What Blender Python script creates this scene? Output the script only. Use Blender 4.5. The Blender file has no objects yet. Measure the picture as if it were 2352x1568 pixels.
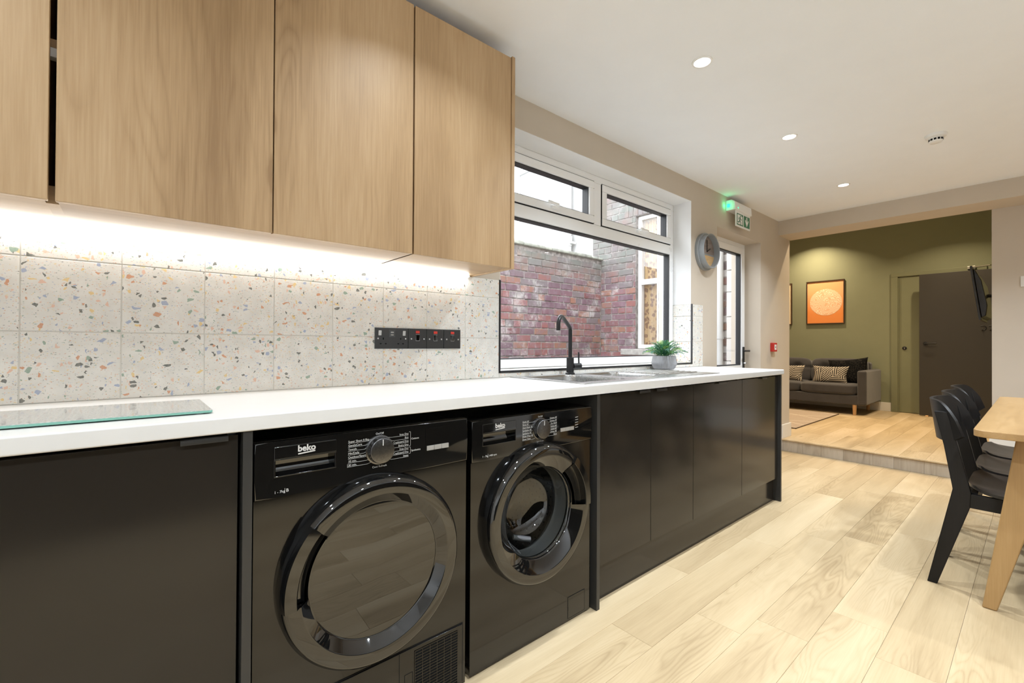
import bpy, bmesh, math, random
from mathutils import Vector, Matrix
random.seed(7)
C = bpy.context.scene.collection
SC = bpy.context.scene
pi = math.pi

# ------------------------------------------------------------------ camera
cam_d = bpy.data.cameras.new('camera'); cam = bpy.data.objects.new('camera', cam_d); C.objects.link(cam)
_y, _p, _r = 0.7049, 0.0066, 0.0053
_f = Vector((math.sin(_y)*math.cos(_p), math.cos(_y)*math.cos(_p), math.sin(_p)))
_rt = Vector((math.cos(_y), -math.sin(_y), 0)); _up = _rt.cross(_f)
_rt, _up = _rt*math.cos(_r)+_up*math.sin(_r), -_rt*math.sin(_r)+_up*math.cos(_r)
M = Matrix((( _rt.x, _up.x, -_f.x, -0.2217), (_rt.y, _up.y, -_f.y, -1.7545), (_rt.z, _up.z, -_f.z, 1.0857), (0, 0, 0, 1)))
cam.matrix_world = M
cam_d.sensor_width = 36; cam_d.lens = 1032.5*36/2352; cam_d.clip_start = .02
SC.camera = cam
# ------------------------------------------------------------------ world, exposure
w = bpy.data.worlds.new('overcast_sky'); SC.world = w; w.use_nodes = True
bg = w.node_tree.nodes['Background']; bg.inputs[0].default_value = (.90, .95, 1, 1); bg.inputs[1].default_value = 7.0
SC.view_settings.view_transform = 'Standard'; SC.view_settings.look = 'None'
SC.view_settings.exposure = -0.02; SC.view_settings.gamma = 1; SC.view_settings.use_curve_mapping = False
SC.cycles.use_denoising = True
SC.cycles.max_bounces = 10; SC.cycles.diffuse_bounces = 6; SC.cycles.glossy_bounces = 5; SC.cycles.transparent_max_bounces = 12
SC.cycles.caustics_reflective = False; SC.cycles.caustics_refractive = False
SC.cycles.sample_clamp_indirect = 6
P_DOWN = 15.6        # kitchen downlights, W
P_LIVING = 17.5      # living room downlights, W
E_STRIP = 27.0       # emission of the strip under the wall cabinets
COL_DOWN = (.87, .96, 1.05)
COL_LIVING = (1, .79, .52)

# ------------------------------------------------------------------ mesh helpers
def nb(): return bmesh.new()
def box(bm, x0, x1, y0, y1, z0, z1, bev=0, seg=2, rot=None, piv=None):
    t = bmesh.new() if (bev or rot) else bm
    vs = [t.verts.new((x, y, z)) for x in (x0, x1) for y in (y0, y1) for z in (z0, z1)]
    for f in ((0,1,3,2),(4,6,7,5),(0,4,5,1),(2,3,7,6),(0,2,6,4),(1,5,7,3)): t.faces.new([vs[i] for i in f])
    if t is bm: return
    if bev: bmesh.ops.bevel(t, geom=list(t.edges), offset=bev, segments=seg, profile=.5, affect='EDGES')
    if rot is not None:
        p = Vector(piv) if piv else Vector(((x0+x1)/2, (y0+y1)/2, (z0+z1)/2))
        bmesh.ops.transform(t, matrix=Matrix.Translation(p) @ rot.to_4x4() @ Matrix.Translation(-p), verts=t.verts)
    merge(bm, t)
def merge(bm, t):
    mp = {v: bm.verts.new(v.co) for v in t.verts}
    for f in t.faces:
        try: bm.faces.new([mp[v] for v in f.verts])
        except ValueError: pass
    t.free()
def lathe(bm, prof, n=48, o=(0,0,0), axis='Z', cap0=False, cap1=False, fn=None):
    """prof: (radius, height along the axis)."""
    o = Vector(o); rings = []
    for r, h in prof:
        ring = []
        for k in range(n):
            a = 2*pi*k/n; rr = r if fn is None else fn(a, r, h)
            c, s = rr*math.cos(a), rr*math.sin(a)
            v = {'Z': (c, s, h), 'Y': (c, h, s), 'X': (h, c, s)}[axis]
            ring.append(bm.verts.new(o+Vector(v)))
        rings.append(ring)
    for a, b in zip(rings, rings[1:]):
        for k in range(n):
            bm.faces.new((a[k], a[(k+1) % n], b[(k+1) % n], b[k]))
    if cap0: bm.faces.new(rings[0])
    if cap1: bm.faces.new(rings[-1][::-1])
def cyl(bm, r, a, b, n=20, r2=None):
    a, b = Vector(a), Vector(b); d = (b-a).normalized(); u = d.orthogonal().normalized(); v = d.cross(u); r2 = r if r2 is None else r2
    A = [bm.verts.new(a+(u*math.cos(2*pi*k/n)+v*math.sin(2*pi*k/n))*r) for k in range(n)]
    B = [bm.verts.new(b+(u*math.cos(2*pi*k/n)+v*math.sin(2*pi*k/n))*r2) for k in range(n)]
    for k in range(n): bm.faces.new((A[k], A[(k+1) % n], B[(k+1) % n], B[k]))
    bm.faces.new(A[::-1]); bm.faces.new(B)
def tube(bm, pts, r, n=16):
    pts = [Vector(p) for p in pts]; rings = []; u = None
    for i, p in enumerate(pts):
        d = (pts[min(i+1, len(pts)-1)]-pts[max(i-1, 0)]).normalized()
        u = d.orthogonal().normalized() if u is None else (u-d*u.dot(d)).normalized()
        v = d.cross(u)
        rr = r[i] if isinstance(r, (list, tuple)) else r
        rings.append([bm.verts.new(p+(u*math.cos(2*pi*k/n)+v*math.sin(2*pi*k/n))*rr) for k in range(n)])
    for a, b in zip(rings, rings[1:]):
        for k in range(n): bm.faces.new((a[k], a[(k+1) % n], b[(k+1) % n], b[k]))
    bm.faces.new(rings[0][::-1]); bm.faces.new(rings[-1])
def prism(bm, poly, h0, h1, plane='YZ', bev=0):
    """extrude a polygon in a plane between two heights on the third axis."""
    t = bmesh.new()
    f = {'YZ': lambda p, h: (h, p[0], p[1]), 'XZ': lambda p, h: (p[0], h, p[1]), 'XY': lambda p, h: (p[0], p[1], h)}[plane]
    A = [t.verts.new(f(p, h0)) for p in poly]; B = [t.verts.new(f(p, h1)) for p in poly]; n = len(poly)
    t.faces.new(A); t.faces.new(B[::-1])
    for k in range(n): t.faces.new((A[k], B[k], B[(k+1) % n], A[(k+1) % n]))
    bmesh.ops.recalc_face_normals(t, faces=t.faces)
    if bev: bmesh.ops.bevel(t, geom=list(t.edges), offset=bev, segments=2, profile=.5, affect='EDGES')
    merge(bm, t)
def rrect(x0, x1, y0, y1, r, n=6):
    out = []
    for cx, cy, a0 in ((x1-r, y1-r, 0), (x0+r, y1-r, pi/2), (x0+r, y0+r, pi), (x1-r, y0+r, 1.5*pi)):
        for k in range(n+1): a = a0+pi/2*k/n; out.append((cx+r*math.cos(a), cy+r*math.sin(a)))
    return out
def gridplate(bm, us, vs, h0, h1, skip, plane):
    """plate cut in cells (us x vs); the cells of skip are holes."""
    f = {'XZ': lambda u, v, h: (u, h, v), 'XY': lambda u, v, h: (u, v, h), 'YZ': lambda u, v, h: (h, u, v)}[plane]
    V = {}
    def g(i, j, k):
        if (i, j, k) not in V: V[(i, j, k)] = bm.verts.new(f(us[i], vs[j], (h0, h1)[k]))
        return V[(i, j, k)]
    full = lambda i, j: 0 <= i < len(us)-1 and 0 <= j < len(vs)-1 and (i, j) not in skip
    for i in range(len(us)-1):
        for j in range(len(vs)-1):
            if not full(i, j): continue
            bm.faces.new([g(i, j, 0), g(i+1, j, 0), g(i+1, j+1, 0), g(i, j+1, 0)])
            bm.faces.new([g(i, j, 1), g(i, j+1, 1), g(i+1, j+1, 1), g(i+1, j, 1)])
            for di, dj, a, b in ((-1, 0, (0, 0), (0, 1)), (1, 0, (1, 0), (1, 1)), (0, -1, (0, 0), (1, 0)), (0, 1, (0, 1), (1, 1))):
                if not full(i+di, j+dj):
                    bm.faces.new([g(i+a[0], j+a[1], 0), g(i+b[0], j+b[1], 0), g(i+b[0], j+b[1], 1), g(i+a[0], j+a[1], 1)])
def ring(bm, x0, x1, z0, z1, wd, y0, y1, bev=0):
    box(bm, x0, x1, y0, y1, z0, z0+wd, bev); box(bm, x0, x1, y0, y1, z1-wd, z1, bev)
    box(bm, x0, x0+wd, y0, y1, z0+wd, z1-wd, bev); box(bm, x1-wd, x1, y0, y1, z0+wd, z1-wd, bev)
def holeplate(bm, x0, x1, z0, z1, cx, cz, r, y, n=64):
    """flat plate facing -Y with a round hole."""
    A, B = [], []
    for k in range(n):
        a = 2*pi*k/n; c, s = math.cos(a), math.sin(a)
        tx = ((x1-cx) if c > 0 else (x0-cx))/c if abs(c) > 1e-6 else 1e9
        tz = ((z1-cz) if s > 0 else (z0-cz))/s if abs(s) > 1e-6 else 1e9
        t = min(tx, tz)
        A.append(bm.verts.new((cx+r*c, y, cz+r*s))); B.append(bm.verts.new((cx+t*c, y, cz+t*s)))
    corners = [(x1, z1), (x0, z1), (x0, z0), (x1, z0)]
    for k in range(n):
        a, b = B[k], B[(k+1) % n]; extra = None
        for qx, qz in corners:
            on = lambda v, X, Z: abs(v.co.x-X) < 1e-6 or abs(v.co.z-Z) < 1e-6
            if (abs(a.co.x-qx) < 1e-5) != (abs(b.co.x-qx) < 1e-5) and (abs(a.co.z-qz) < 1e-5) != (abs(b.co.z-qz) < 1e-5): extra = bm.verts.new((qx, y, qz))
        fs = [A[k], a] + ([extra] if extra else []) + [b, A[(k+1) % n]]
        bm.faces.new(fs)
def cushion(bm, cx, cy, cz, w, d, h, e=4, n=14, rot=None, puff=0):
    """soft block of size w x d x h with rounded edges; puff swells the two big faces."""
    t = bmesh.new(); bmesh.ops.create_cube(t, size=2)
    bmesh.ops.subdivide_edges(t, edges=list(t.edges), cuts=n, use_grid_fill=True)
    for v in t.verts:
        x, y, z = v.co
        m = max(abs(x), abs(y), abs(z)); L = (abs(x)**e+abs(y)**e+abs(z)**e)**(1/e)
        v.co = v.co*(m/L)
        x, y, z = v.co
        if puff:
            q = (1-x*x)*(1-z*z); v.co.y = y*(1-puff+puff*q**.5) if q > 0 else y*(1-puff)
        v.co.x *= w/2; v.co.y *= d/2; v.co.z *= h/2
    mt = Matrix.Translation((cx, cy, cz)) @ (rot.to_4x4() if rot else Matrix())
    bmesh.ops.transform(t, matrix=mt, verts=t.verts); merge(bm, t)
def pillow(bm, loc, w, h, t, rot, n=16):
    """scatter cushion standing in the local XZ plane, thickness along Y, with ears at the corners."""
    T = bmesh.new()
    def P(i, j, s):
        u, v = -1+2*i/n, -1+2*j/n
        ed = (1-u**4)*(1-v**4)
        k = 1+.07*(abs(u*v))**3-.05*((1-abs(u))*(abs(v) > .99)+(1-abs(v))*(abs(u) > .99))
        return Vector((u*w/2*k, s*t/2*max(ed, 0)**.55, v*h/2*k))
    G = {}
    for s in (-1, 1):
        for i in range(n+1):
            for j in range(n+1):
                if s == 1 and (i in (0, n) or j in (0, n)): G[(i, j, s)] = G[(i, j, -1)]
                else: G[(i, j, s)] = T.verts.new(P(i, j, s))
        for i in range(n):
            for j in range(n):
                q = [G[(i, j, s)], G[(i+1, j, s)], G[(i+1, j+1, s)], G[(i, j+1, s)]]
                T.faces.new(q if s == -1 else q[::-1])
    bmesh.ops.transform(T, matrix=Matrix.Translation(loc) @ rot.to_4x4(), verts=T.verts); merge(bm, T)
def text(bm, s, size, o, u=(1, 0, 0), v=(0, 0, 1), align='LEFT', bold=0, ext=.00025):
    cu = bpy.data.curves.new('t', 'FONT'); cu.body = s; cu.size = size; cu.align_x = align; cu.offset = bold; cu.extrude = ext; cu.resolution_u = 3
    ob = bpy.data.objects.new('t', cu); me = bpy.data.meshes.new_from_object(ob)
    u, v, o = Vector(u), Vector(v), Vector(o); nrm = u.cross(v)
    vs = [bm.verts.new(o+u*q.co.x+v*q.co.y+nrm*q.co.z) for q in me.vertices]
    for p in me.polygons:
        try: bm.faces.new([vs[i] for i in p.vertices])
        except ValueError: pass
    bpy.data.objects.remove(ob); bpy.data.curves.remove(cu); bpy.data.meshes.remove(me)
def line(bm, pts, wd, y, dep=.0004):
    """thin printed line on a plane facing -Y."""
    for (x0, z0), (x1, z1) in zip(pts, pts[1:]):
        d = Vector((x1-x0, 0, z1-z0)); L = d.length
        if L < 1e-6: continue
        d /= L; q = Vector((-d.z, 0, d.x))*wd/2; a = Vector((x0, y, z0))-d*wd/2; b = Vector((x1, y, z1))+d*wd/2
        F = [bm.verts.new(p) for p in (a-q, b-q, b+q, a+q)]; K = [bm.verts.new(p+Vector((0, dep, 0))) for p in (a-q, b-q, b+q, a+q)]
        bm.faces.new(F); bm.faces.new(K[::-1])
        for k in range(4): bm.faces.new((F[k], K[k], K[(k+1) % 4], F[(k+1) % 4]))

# ------------------------------------------------------------------ object helpers
def weighted(me, ang):
    """area-weighted corner normals, so that bevels do not bend the shading of big flat faces."""
    if len(me.polygons) > 9000: return
    P = [(p.normal.copy(), p.area) for p in me.polygons]; vf = [[] for _ in me.vertices]; ca = math.cos(ang)
    for p in me.polygons:
        for v in p.vertices: vf[v].append(p.index)
    out = []
    for p in me.polygons:
        n0 = p.normal
        for v in p.vertices:
            if len(vf[v]) > 12: out.append(n0); continue
            n = Vector((0, 0, 0))
            for i in vf[v]:
                ni, ar = P[i]
                if ni.dot(n0) > ca: n += ni*ar
            out.append(n.normalized() if n.length > 1e-12 else n0)
    me.normals_split_custom_set(out)
def mk(name, bm, m, smooth=35):
    bmesh.ops.recalc_face_normals(bm, faces=bm.faces)
    me = bpy.data.meshes.new(name); bm.to_mesh(me); bm.free()
    if m: me.materials.append(m)
    if smooth:
        me.polygons.foreach_set('use_smooth', [True]*len(me.polygons)); me.set_sharp_from_angle(angle=math.radians(max(smooth, 50))); weighted(me, math.radians(max(smooth, 50)))
    return me
def part(name, bm, m, parent=None, smooth=35, local=False, label=None):
    o = bpy.data.objects.new(name, bm if isinstance(bm, bpy.types.Mesh) else mk(name, bm, m, smooth)); C.objects.link(o)
    if parent is not None:
        o.parent = parent
        if parent.type == 'EMPTY' and not local: o.location = -parent.location
    if label: o['label'] = label
    return o
def thing(name, label, cat, loc=(0, 0, 0), group=None):
    o = bpy.data.objects.new(name, None); C.objects.link(o); o.location = loc; o.empty_display_size = .05
    return tag(o, label, cat, group)
def tag(o, label, cat, group=None):
    o['label'] = label; o['category'] = cat
    if group: o['group'] = group
    return o
def struct(name, bm, m, smooth=35, label=None):
    o = part(name, bm, m, None, smooth); o['kind'] = 'structure'
    if label: o['label'] = label
    return o
def sroot(name, loc=(0, 0, 0), label=None):
    o = bpy.data.objects.new(name, None); C.objects.link(o); o.location = loc; o['kind'] = 'structure'; o.empty_display_size = .05
    if label: o['label'] = label
    return o
def dup(root, loc, label=None, group=None):
    r = root.copy(); C.objects.link(r); r.location = loc
    if label: r['label'] = label
    if group: r['group'] = group
    for ch in list(root.children):
        c = ch.copy(); C.objects.link(c); c.parent = r
        for g in list(ch.children):
            d = g.copy(); C.objects.link(d); d.parent = c
    return r

# ------------------------------------------------------------------ materials
class NT:
    def __init__(s, name):
        s.m = bpy.data.materials.new(name); s.m.use_nodes = True; s.t = s.m.node_tree; s.N = s.t.nodes; s.L = s.t.links
        s.p = s.N['Principled BSDF']; s.out = s.N['Material Output']; s._tc = None; s._oi = None
    def n(s, ty, **k):
        q = s.N.new('ShaderNode'+ty)
        for a, b in k.items(): setattr(q, a, b)
        return q
    def put(s, sock, v):
        if isinstance(v, bpy.types.NodeSocket): s.L.new(v, sock)
        elif isinstance(v, (tuple, list)) and len(v) == 3 and sock.type == 'RGBA': sock.default_value = (*v, 1)
        else: sock.default_value = v
    def tc(s, which='Object'):
        if s._tc is None: s._tc = s.n('TexCoord')
        return s._tc.outputs[which]
    def rnd(s):
        if s._oi is None: s._oi = s.n('ObjectInfo')
        return s._oi.outputs['Random']
    def pos(s): return s.n('NewGeometry').outputs['Position']
    def math(s, op, a, b=0.0, c=0.0, clamp=False):
        q = s.n('Math', operation=op, use_clamp=clamp); s.put(q.inputs[0], a); s.put(q.inputs[1], b); s.put(q.inputs[2], c); return q.outputs[0]
    def vm(s, op, a, b=(0, 0, 0)):
        q = s.n('VectorMath', operation=op); s.put(q.inputs[0], a); s.put(q.inputs[1], b); return q.outputs[0]
    def noise(s, vec, scale=1, detail=3, rough=.5, dist=0):
        q = s.n('TexNoise'); s.put(q.inputs['Vector'], vec); s.put(q.inputs['Scale'], scale); s.put(q.inputs['Detail'], detail)
        s.put(q.inputs['Roughness'], rough); s.put(q.inputs['Distortion'], dist); return q.outputs['Fac']
    def ramp(s, fac, stops, interp='LINEAR'):
        q = s.n('ValToRGB'); cr = q.color_ramp; cr.interpolation = interp
        while len(cr.elements) < len(stops): cr.elements.new(.5)
        for e, (ps, c) in zip(cr.elements, stops): e.position = ps; e.color = (*c, 1) if len(c) == 3 else c
        s.put(q.inputs[0], fac); return q.outputs[0]
    def mix(s, f, a, b, mode='MIX'):
        q = s.n('Mix', data_type='RGBA', blend_type=mode); s.put(q.inputs[0], f); s.put(q.inputs[6], a); s.put(q.inputs[7], b); return q.outputs[2]
    def maprange(s, v, a, b, c=0.0, d=1.0):
        q = s.n('MapRange', clamp=True, interpolation_type='SMOOTHSTEP'); s.put(q.inputs[0], v)
        for i, x in enumerate((a, b, c, d)): s.put(q.inputs[i+1], x)
        return q.outputs[0]
    def bump(s, h, strength=.2, dist=.002):
        q = s.n('Bump'); s.put(q.inputs['Strength'], strength); s.put(q.inputs['Distance'], dist); s.put(q.inputs['Height'], h)
        s.L.new(q.outputs[0], s.p.inputs['Normal'])
    def set(s, **k):
        nm = dict(col='Base Color', rough='Roughness', metal='Metallic', spec='Specular IOR Level', coat='Coat Weight', coatr='Coat Roughness', ior='IOR',
                  ec='Emission Color', es='Emission Strength', sheen='Sheen Weight', trans='Transmission Weight', alpha='Alpha')
        for a, v in k.items(): s.put(s.p.inputs[nm[a]], v)
        return s
def plain(name, col, rough=.5, metal=0, spec=.5, coat=0, var=.06, scale=6, bump=0, bscale=200):
    t = NT(name); f = t.noise(t.pos(), scale, 4)
    lo = tuple(c*(1-var) for c in col); hi = tuple(min(1, c*(1+var)) for c in col)
    t.set(col=t.ramp(f, [(.3, lo), (.7, hi)]), rough=t.math('ADD', t.math('MULTIPLY', f, .04), rough-.02, clamp=True), metal=metal, spec=spec, coat=coat)
    if bump: t.bump(t.noise(t.pos(), bscale, 2), bump, .001)
    return t.m
def emit(name, col, s, var=0):
    t = NT(name); t.set(col=(.02, .02, .02), ec=col, es=s); return t.m
def wood(name, dark, mid, light, grain='X', rough=.4, spec=.4, tone=.0, sc=1.0, ringk=9, fine=1, knots=True, contrast=1.0):
    t = NT(name); v = t.tc('Object'); r = t.rnd()
    off = t.n('CombineXYZ')
    for i, k in enumerate((31.7, 17.3, 53.1)): t.put(off.inputs[i], t.math('MULTIPLY', r, k))
    v = t.vm('ADD', v, off.outputs[0])
    sp = t.n('SeparateXYZ'); t.put(sp.inputs[0], v); X, Y, Z = sp.outputs
    a, b, c = {'X': (X, Y, Z), 'Z': (Z, X, Y), 'Y': (Y, X, Z)}[grain]
    def vec(ka, kb, kc):
        q = t.n('CombineXYZ'); t.put(q.inputs[0], t.math('MULTIPLY', a, ka*sc)); t.put(q.inputs[1], t.math('MULTIPLY', b, kb*sc)); t.put(q.inputs[2], t.math('MULTIPLY', c, kc*sc)); return q.outputs[0]
    n1 = t.noise(vec(.7, 5, 5), 1, 4, .55, .4)
    n2 = t.noise(vec(1.0, 7, 7), 1, 2, .45, .3)
    fr = t.math('FRACT', t.math('MULTIPLY', n2, ringk)); rg = t.math('ABSOLUTE', t.math('SUBTRACT', t.math('MULTIPLY', fr, 2), 1))
    rg = t.math('MULTIPLY', t.math('POWER', rg, 2.2), t.maprange(t.noise(vec(.8, 3, 3), 1, 2), .42, .62))
    fn = t.noise(vec(7, 230, 230), 1, 3, .6)
    fac = t.math('SUBTRACT', n1, t.math('MULTIPLY', rg, .17*contrast))
    fac = t.math('ADD', fac, t.math('MULTIPLY', t.math('SUBTRACT', fn, .5), .42*fine))
    fac = t.math('ADD', fac, t.math('MULTIPLY', t.math('SUBTRACT', r, .5), tone))
    if knots:
        vo = t.n('TexVoronoi'); t.put(vo.inputs['Vector'], vec(1.6, 5, 5)); t.put(vo.inputs['Scale'], 1.0)
        d = t.math('ADD', vo.outputs['Distance'], t.math('MULTIPLY', t.math('SUBTRACT', t.noise(vec(20, 40, 40), 1, 2), .5), .05))
        k = t.math('MULTIPLY', t.maprange(d, .10, .02), t.math('LESS_THAN', t.n_sep(vo.outputs['Color']), .42))
        fac = t.math('SUBTRACT', fac, t.math('MULTIPLY', k, .45))
    col = t.ramp(fac, [(.22, dark), (.5, mid), (.76, light)])
    t.set(col=col, rough=t.math('ADD', rough, t.math('MULTIPLY', t.math('SUBTRACT', fn, .5), .12)), spec=spec)
    t.bump(fn, .12, .0008)
    return t.m
def _nsep(s, col):
    q = s.n('SeparateColor'); s.put(q.inputs[0], col); return q.outputs[0]
NT.n_sep = _nsep
def terrazzo(name):
    t = NT(name); off = t.n('CombineXYZ'); r = t.rnd()
    for i, k in enumerate((5.7, 0, 9.1)): t.put(off.inputs[i], t.math('MULTIPLY', r, k))
    v = t.vm('ADD', t.pos(), off.outputs[0])
    wob = t.n('TexNoise'); t.put(wob.inputs['Vector'], v); t.put(wob.inputs['Scale'], 90); t.put(wob.inputs['Detail'], 2)
    v = t.vm('ADD', v, t.vm('MULTIPLY', t.vm('SUBTRACT', wob.outputs['Color'], (.5, .5, .5)), (.006, .006, .006)))
    f = t.noise(v, 25, 4)
    col = t.ramp(f, [(.3, (.67, .65, .60)), (.7, (.76, .74, .69))])
    pal = [(0, (.055, .06, .05)), (.21, (.30, .36, .52)), (.40, (.22, .33, .25)), (.52, (.60, .25, .11)), (.66, (.76, .54, .20)), (.82, (.74, .46, .33))]
    for scale, prob, e0, e1, amt, st in ((260, .20, .08, .25, .75, 1.7), (120, .11, .10, .22, .95, 1.5), (62, .125, .10, .24, .95, 1.35)):
        vv = t.vm('MULTIPLY', v, (scale, scale, scale*st if scale != 120 else scale/st))
        a = t.n('TexVoronoi'); t.put(a.inputs['Vector'], vv); t.put(a.inputs['Scale'], 1)
        b = t.n('TexVoronoi', feature='DISTANCE_TO_EDGE'); t.put(b.inputs['Vector'], vv); t.put(b.inputs['Scale'], 1)
        s = t.n('SeparateColor'); t.put(s.inputs[0], a.outputs['Color'])
        thr = t.math('ADD', e0, t.math('MULTIPLY', s.outputs[2], e1-e0))
        mk_ = t.math('MULTIPLY', t.math('LESS_THAN', s.outputs[0], prob), t.math('GREATER_THAN', b.outputs['Distance'], thr))
        cc = t.ramp(s.outputs[1], pal, 'CONSTANT')
        cc = t.mix(t.math('MULTIPLY', t.noise(v, 160, 2), .35), cc, (.7, .68, .62))
        col = t.mix(t.math('MULTIPLY', mk_, amt), col, cc)
    t.set(col=col, rough=.42, spec=.35)
    return t.m
def glass(name, tint=(1, 1, 1), refl=.06, rough=.0):
    t = NT(name); tr = t.n('BsdfTransparent'); tr.inputs[0].default_value = (*tint, 1)
    gl = t.n('BsdfGlossy'); gl.inputs['Roughness'].default_value = rough
    lw = t.n('LayerWeight'); lw.inputs['Blend'].default_value = .5; fc = t.math('ADD', refl, t.math('MULTIPLY', t.math('POWER', lw.outputs['Facing'], 5.0), 1-refl))
    mx = t.n('MixShader'); t.put(mx.inputs[0], fc); t.L.new(tr.outputs[0], mx.inputs[1]); t.L.new(gl.outputs[0], mx.inputs[2])
    t.L.new(mx.outputs[0], t.out.inputs[0]); return t.m
def brickmat(name, white=.0, grey=0.0):
    t = NT(name); r = t.rnd(); p = t.pos()
    base = t.ramp(r, [(0, (0.210, 0.084, 0.088)), (.16, (0.286, 0.118, 0.109)), (.30, (0.168, 0.097, 0.126)), (.48, (0.311, 0.151, 0.105)), (.60, (0.210, 0.113, 0.139)), (.76, (0.277, 0.105, 0.101)), (.88, (0.193, 0.168, 0.172))], 'CONSTANT')
    n = t.noise(p, 14, 5, .65); base = t.mix(t.maprange(n, .40, .66, 0, .65), base, (.25, .185, .225))
    n3 = t.noise(p, 60, 3); base = t.mix(t.math('MULTIPLY', n3, .35), base, (.10, .07, .075))
    e = t.maprange(t.noise(p, 3.2, 8, .72), .51-.36*white, .66-.26*white); base = t.mix(t.math('MULTIPLY', e, .55+.4*white), base, (.62, .60, .58))
    g = t.maprange(t.n_sepz(p), 1.75, 2.28); base = t.mix(t.math('MULTIPLY', g, t.math('MULTIPLY', t.noise(p, 5, 4), 1.6, 0, True)) if not white else 0.0, base, (.16, .17, .155))
    t.set(col=base, rough=.85, spec=.2); t.bump(t.noise(p, 90, 5), .5, .004); return t.m
def _nz(s, v):
    q = s.n('SeparateXYZ'); s.put(q.inputs[0], v); return q.outputs[2]
NT.n_sepz = _nz

W_OAK = wood('oak_cabinet', (.31, .195, .10), (.455, .307, .168), (.565, .405, .242), 'Z', .46, .35, .08, .8, 18, 1.0, True, .7)
W_OAKX = wood('oak_cabinet_flat', (.31, .195, .10), (.455, .307, .168), (.565, .405, .242), 'X', .46, .35, .0, .8, 8, .8, False, .6)
W_FLOOR = wood('light_oak_vinyl', (.35, .25, .135), (.50, .378, .222), (.60, .475, .30), 'X', .42, .3, .15, 1, 24, .55, True, .85)
W_FLOOR2 = wood('warm_oak_vinyl', (.36, .26, .145), (.52, .395, .235), (.62, .49, .33), 'X', .42, .35, .14, 1, 24, .55, True, .8)
W_RISER = wood('grey_oak_riser', (.25, .205, .15), (.40, .34, .265), (.52, .46, .38), 'Z', .5, .3, .3, 1, 9, .7)
W_TABLE = wood('oak_table', (.28, .16, .062), (.39, .24, .10), (.47, .31, .15), 'X', .38, .4, 0, 1, 7, .7, False, .6)
W_TABLEZ = wood('oak_table_leg', (.28, .16, .062), (.39, .24, .10), (.47, .31, .15), 'Z', .38, .4, 0, 1, 7, .7, False, .6)
W_LEG = wood('pale_beech', (.45, .25, .11), (.62, .38, .19), (.72, .48, .27), 'Z', .45, .4, 0, 1, 5, .5, False)
W_BLACK = wood('black_stained_ash', (.006, .006, .006), (.011, .010, .010), (.018, .017, .016), 'Z', .42, .25, 0, 1, 8, 1, False)
W_SEAT = wood('black_stained_seat', (.010, .009, .009), (.020, .018, .017), (.035, .032, .030), 'Y', .36, .5, 0, 1, 9, 1, False)
W_CLOCK = wood('clock_wood', (.45, .29, .13), (.60, .41, .21), (.70, .52, .30), 'X', .5, .3, 0, 3, 8, .6, False)
W_CLOCK2 = wood('clock_wood_reflection', (.15, .12, .10), (.22, .18, .16), (.30, .26, .23), 'X', .5, .3, 0, 3, 8, .6, False)  # grey reflection on the upper clock face, put into the colour
TERR = terrazzo('terrazzo_tile')
GROUT = plain('grout', (.62, .60, .55), .9, bump=.2)
PAINT = plain('greige_paint', (.56, .49, .405), .75, spec=.25, var=.015, bump=.05, bscale=350)
CEIL = plain('ceiling_paint', (.84, .865, .90), .8, spec=.2, var=.01)
PAINTW = plain('white_wall_paint', (.80, .80, .80), .75, spec=.25, var=.01)
GREEN = plain('olive_green_paint', (.235, .245, .16), .7, spec=.25, var=.02, bump=.04, bscale=350)
GREEND = plain('olive_green_woodwork', (.205, .212, .13), .5, spec=.35, var=.02)
SKIRT = plain('white_skirting', (.72, .70, .66), .4, var=.02)
UPVC = plain('white_upvc', (.88, .89, .90), .28, var=.01)
GASKET = plain('black_gasket', (.012, .012, .013), .5)
GLASS = glass('window_glass')
WTOP = plain('white_worktop', (.64, .632, .615), .35, spec=.45, var=.015, scale=20)
DARK = plain('anthracite_cabinet', (.021, .0178, .0142), .14, spec=.35, var=.03)
DARKP = plain('anthracite_panel', (.034, .033, .031), .3, spec=.35, var=.03)
DARKIN = plain('dark_void', (.01, .01, .01), .8, spec=.1)
CHROME = plain('steel', (.62, .62, .62), .22, 1, var=.03, scale=30)
HANDLE = plain('gunmetal_pull', (.10, .10, .10), .28, .9, var=.05)
GLOSS = plain('black_gloss', (.0045, .0045, .0045), .055, spec=.9, var=.1)
GLOSSB = plain('black_enamel', (.005, .0045, .004), .09, spec=.6, var=.1)
GLOSSR = plain('black_gloss_ring', (.004, .004, .004), .03, spec=1.0, var=.1)
SMOKE = plain('smoked_door_glass', (.004, .004, .004), .015, spec=1.0, var=.1)
PRINT = plain('white_print', (.55, .55, .54), .5, var=.02)
BUTTON = plain('grey_button', (.30, .29, .27), .4, var=.03)
DIALM = plain('brushed_dark_metal', (.16, .16, .165), .26, 1, var=.2, scale=300)
RUBBER = plain('grey_rubber_seal', (.17, .17, .18), .45, var=.1)
DRUM = plain('steel_drum', (.13, .127, .12), .30, 1, var=.06)
BLKMET = plain('matt_black_metal', (.016, .016, .017), .38, .3, var=.1)
WHITE = plain('white_plastic', (.80, .80, .79), .4, var=.01)
STEEL = None
def brushed():
    t = NT('brushed_steel'); v = t.vm('MULTIPLY', t.pos(), (5, 90, 90)); f = t.noise(v, 1, 2)
    t.set(col=t.ramp(f, [(.3, (.47, .47, .465)), (.7, (.54, .54, .53))]), metal=1, rough=t.math('ADD', t.math('MULTIPLY', f, .08), .24)); return t.m
STEEL = brushed()

# ================================================================== SETTING
zs = .12                                                   # living room floor level
XG = 8.415                                                 # green wall
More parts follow.
